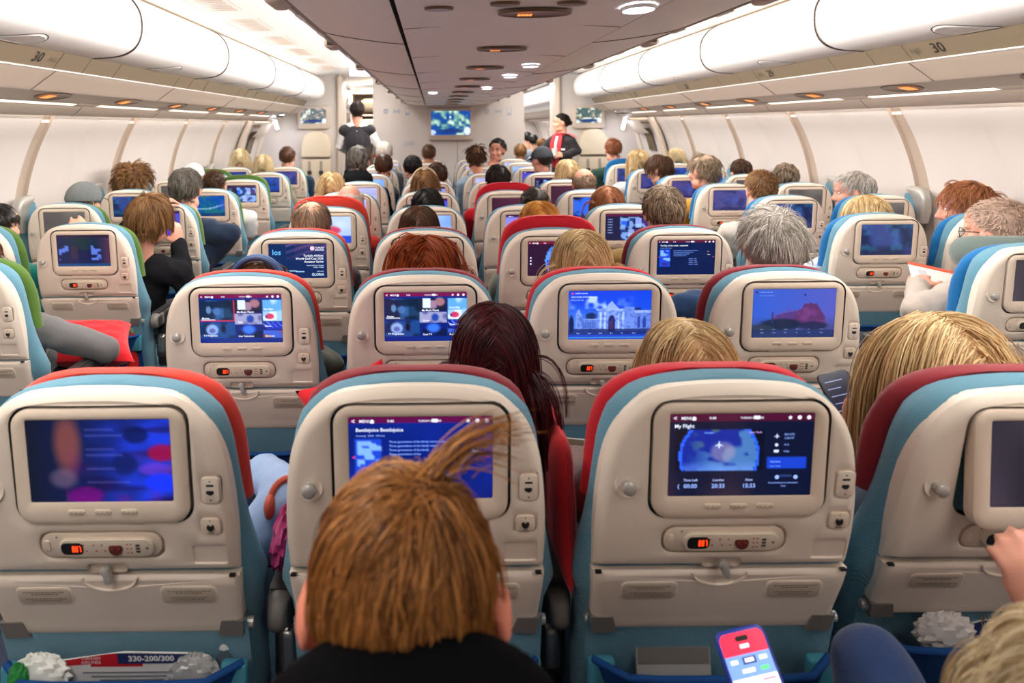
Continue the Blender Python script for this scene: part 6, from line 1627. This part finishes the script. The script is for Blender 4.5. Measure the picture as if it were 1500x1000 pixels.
X, d = seat_depth('d1'); crumple('plastic_bag', (X - .075, d + .055 + yo(.64) - .030, .645), (.050, .014, .034), mat('bag_white', srgb(206, 200, 196), .25, spec=.6), 'crumpled white plastic bag in the pocket at the right edge', 21)
booklet('c2', -.10, .60, -.028, .11, .10, -6, PAPER, 'pale card in the pocket below the palace screen', TAUPE, 'card', spin=6)
# paper held by the person in glasses
a = W(1368, 408, 2.78); t = empty('menu_card', tuple(a)); mb = MB(); rot = E3(-50, 12, -14); mb.box((0, 0, 0), (.17, .003, .12), PAPER, rot=rot); mb.build('sheet', t, smooth=False)
mb = MB(); mb.box(tuple(rot @ Vector((0, -.0015, .055))), (.17, .004, .014), mat('card_coral', srgb(230, 100, 72), .6), rot=rot); mb.box(tuple(rot @ Vector((-.04, -.003, -.01))), (.03, .002, .08), mat('card_grey', srgb(200, 200, 206), .6), rot=rot); mb.build('coloured_edge', t, smooth=False); tag(t, 'white folded card with a coral edge held by the person in glasses', 'card')
# grey neck pillow round the neck of the person in glasses
N = gl['N']; mb = MB(); pts = []; rad = []
for q in np.linspace(R(-250), R(70), 25): pts.append(tuple(N + V3(.125*math.cos(q), .0 + .115*math.sin(q), .040 - .012*math.sin(q)))); rad.append(.072*(1 - .35*abs((q - R(-90))/R(160))**3))
mb.tube(pts, rad, mat('neck_pillow_grey', srgb(88, 102, 96), .9, bump=.3, bscale=80, sheen=.3), 14); tag(mb.build('neck_pillow', ang=70), 'grey green neck pillow round the neck of the person in glasses', 'pillow')
# between the two nearest seats on the left
t = empty('headphones', (-.292, 1.34, .815)); mb = MB(); OR = mat('strap_orange', srgb(190, 84, 58), .6)
mb.tube([(.034*math.cos(q) - .004, .02 + .02*math.sin(q), .035*math.sin(q)) for q in np.linspace(-.3, 3.5, 16)], .007, OR, 8); mb.build('band', t); mb = MB(); mb.ell((-.038, .02, -.01), (.012, .024, .024), OR, 14, 10); mb.build('ear_cup', t); mb = MB(); mb.ell((.030, .02, -.016), (.012, .024, .024), OR, 14, 10); mb.build('ear_cup', t); tag(t, 'orange headphones lying between the two nearest left seats', 'headphones')
crumple('jacket', (-.290, 1.36, .772), (.024, .12, .042), mat('jacket_magenta', srgb(160, 34, 96), .6, bump=.4, bscale=40), 'magenta jacket bundled between the two nearest left seats', 31, 'jacket', .3)
# ------------------------------------------------------------------ what each seat is
SL = {
 'a1': 'cream seat with the blurred blue screen and orange red head cover, nearest row',
 'b1': 'cream seat with the film page screen, straight ahead of the nearest head',
 'c1': 'cream seat with the flight map screen and red head cover, nearest row',
 'd1': 'cream reclined seat with a dark tilted monitor, right edge of the nearest row',
 'a2': 'cream seat with an English picture menu and orange red head cover',
 'b2': 'cream seat with a Turkish picture menu, left of the burgundy haired person',
 'c2': 'cream seat with the palace gate on its screen',
 'd2': 'cream seat with the castle hill on its screen',
 'a3': 'cream seat with the golf cup advertisement on its screen',
 'b3': 'cream seat right in front of the copper red bob',
 'c3': 'cream seat with the globe screen and a raised red head cover',
 'd3': 'cream seat with a dark blue film page, ahead of the castle hill seat',
 'a4': 'cream seat with a raised orange red cover, of the bald person on the centre left',
 'b4': 'cream seat of the person with black hair in two humps',
 'c4': 'cream seat of the person with very short dark hair, lavender screen',
 'd4': 'cream seat with the poster list screen, of the chestnut haired person',
 'a5': 'cream seat of the person with yellow blond hair, centre left',
 'b5': 'cream seat of the person with the thin pale headband',
 'c5': 'cream seat with a raised red cover, of the person in the bright red top',
 'd5': 'cream seat with a blue picture of a figure, of the bald person with a fringe',
 'a6': 'cream seat of the person with the black collar, centre left',
 'b6': 'cream seat of the dark brown haired person behind the light brown head',
 'c6': 'cream seat ahead of the person in the bright red top',
 'd6': 'cream seat of the person with a blond bob near the red scarfed person',
 'a7': 'cream seat of the short brown haired person behind the shaved grey head',
 'b7': 'cream seat of the person in the black cap',
 'c7': 'cream seat of the curly brown haired person beside the person looking back',
 'd7': 'cream seat of the person in the dark baseball cap',
 'a8': 'cream seat of the person with the shaved pinkish head',
 'b8': 'cream seat directly behind the balding person under the front monitor',
 'c8': 'cream seat of the person looking back towards the camera',
 'd8': 'cream seat ahead of the person in the dark baseball cap',
 'a9': 'cream seat in the second row from the bulkhead, outer left of the centre block',
 'b9': 'cream seat of the balding person under the front monitor',
 'c9': 'cream seat in the second row from the bulkhead, ahead of the person looking back',
 'd9': 'cream seat in the second row from the bulkhead, outer right of the centre block',
 'a10': 'cream seat in front row by the bulkhead, outer left of the centre block',
 'b10': 'cream seat in front row by the bulkhead, inner left of the centre block',
 'c10': 'cream seat in front row by the bulkhead, inner right of the centre block',
 'd10': 'cream seat of the short haired person in front row, outer right of the centre block',
 'la0': 'cream seat with a green cover cut by the left edge, of the grey jacket person',
 'la1': 'cream seat with a dark menu screen, of the person in the black jacket',
 'la2': 'cream seat of the grey haired person in the navy jacket, left aisle',
 'la3': 'cream seat with a teal map screen, of the person in a white short sleeve',
 'la4': 'cream seat with a raised green cover and menu screen, left aisle',
 'la5': 'cream seat with a blue night screen, of a pale blond person, left aisle',
 'la6': 'cream seat of the cropped person in a navy sleeve beside the left jump seat',
 'lw1': 'cream window seat cut by the left edge, of the person in teal',
 'lw2': 'cream window seat of the person in the grey flat cap',
 'lw3': 'cream window seat of the person with a mop of curly hair',
 'lw4': 'cream window seat of the person in the white cap',
 'lw5': 'cream window seat with a raised green cover, ahead of the white cap',
 'lw6': 'cream window seat of the pale blond person near the left exit',
 'ra0': 'cream seat with a blue cover at the right edge, of the person in glasses',
 'ra1': 'cream seat with a dark blue screen, of the low blond head, right aisle',
 'ra2': 'cream seat of the person with a beige shirt, right aisle',
 'ra3': 'cream seat of the person in the mustard top, right aisle',
 'ra4': 'cream seat of the brown haired person bending to the left, right aisle',
 'ra5': 'cream seat of the pale blond person with a white sleeve, right aisle',
 'ra6': 'cream seat with a raised blue cover, of the person in dark green',
 'rw1': 'cream window seat of the copper haired person in profile',
 'rw2': 'cream window seat of the grey haired person in profile',
 'rw3': 'cream window seat of the greying brown head behind the cropped fair head',
 'rw4': 'cream window seat of the flat brown haired person, right side',
 'rw5': 'cream empty window seat ahead of the flat brown haired person, right side',
 'rw6': 'cream window seat of the cream blond person near the right exit',
}
for k_, t_ in SEATS.items():
    tag(t_, SL[k_], 'seat', 'aeroplane seats')
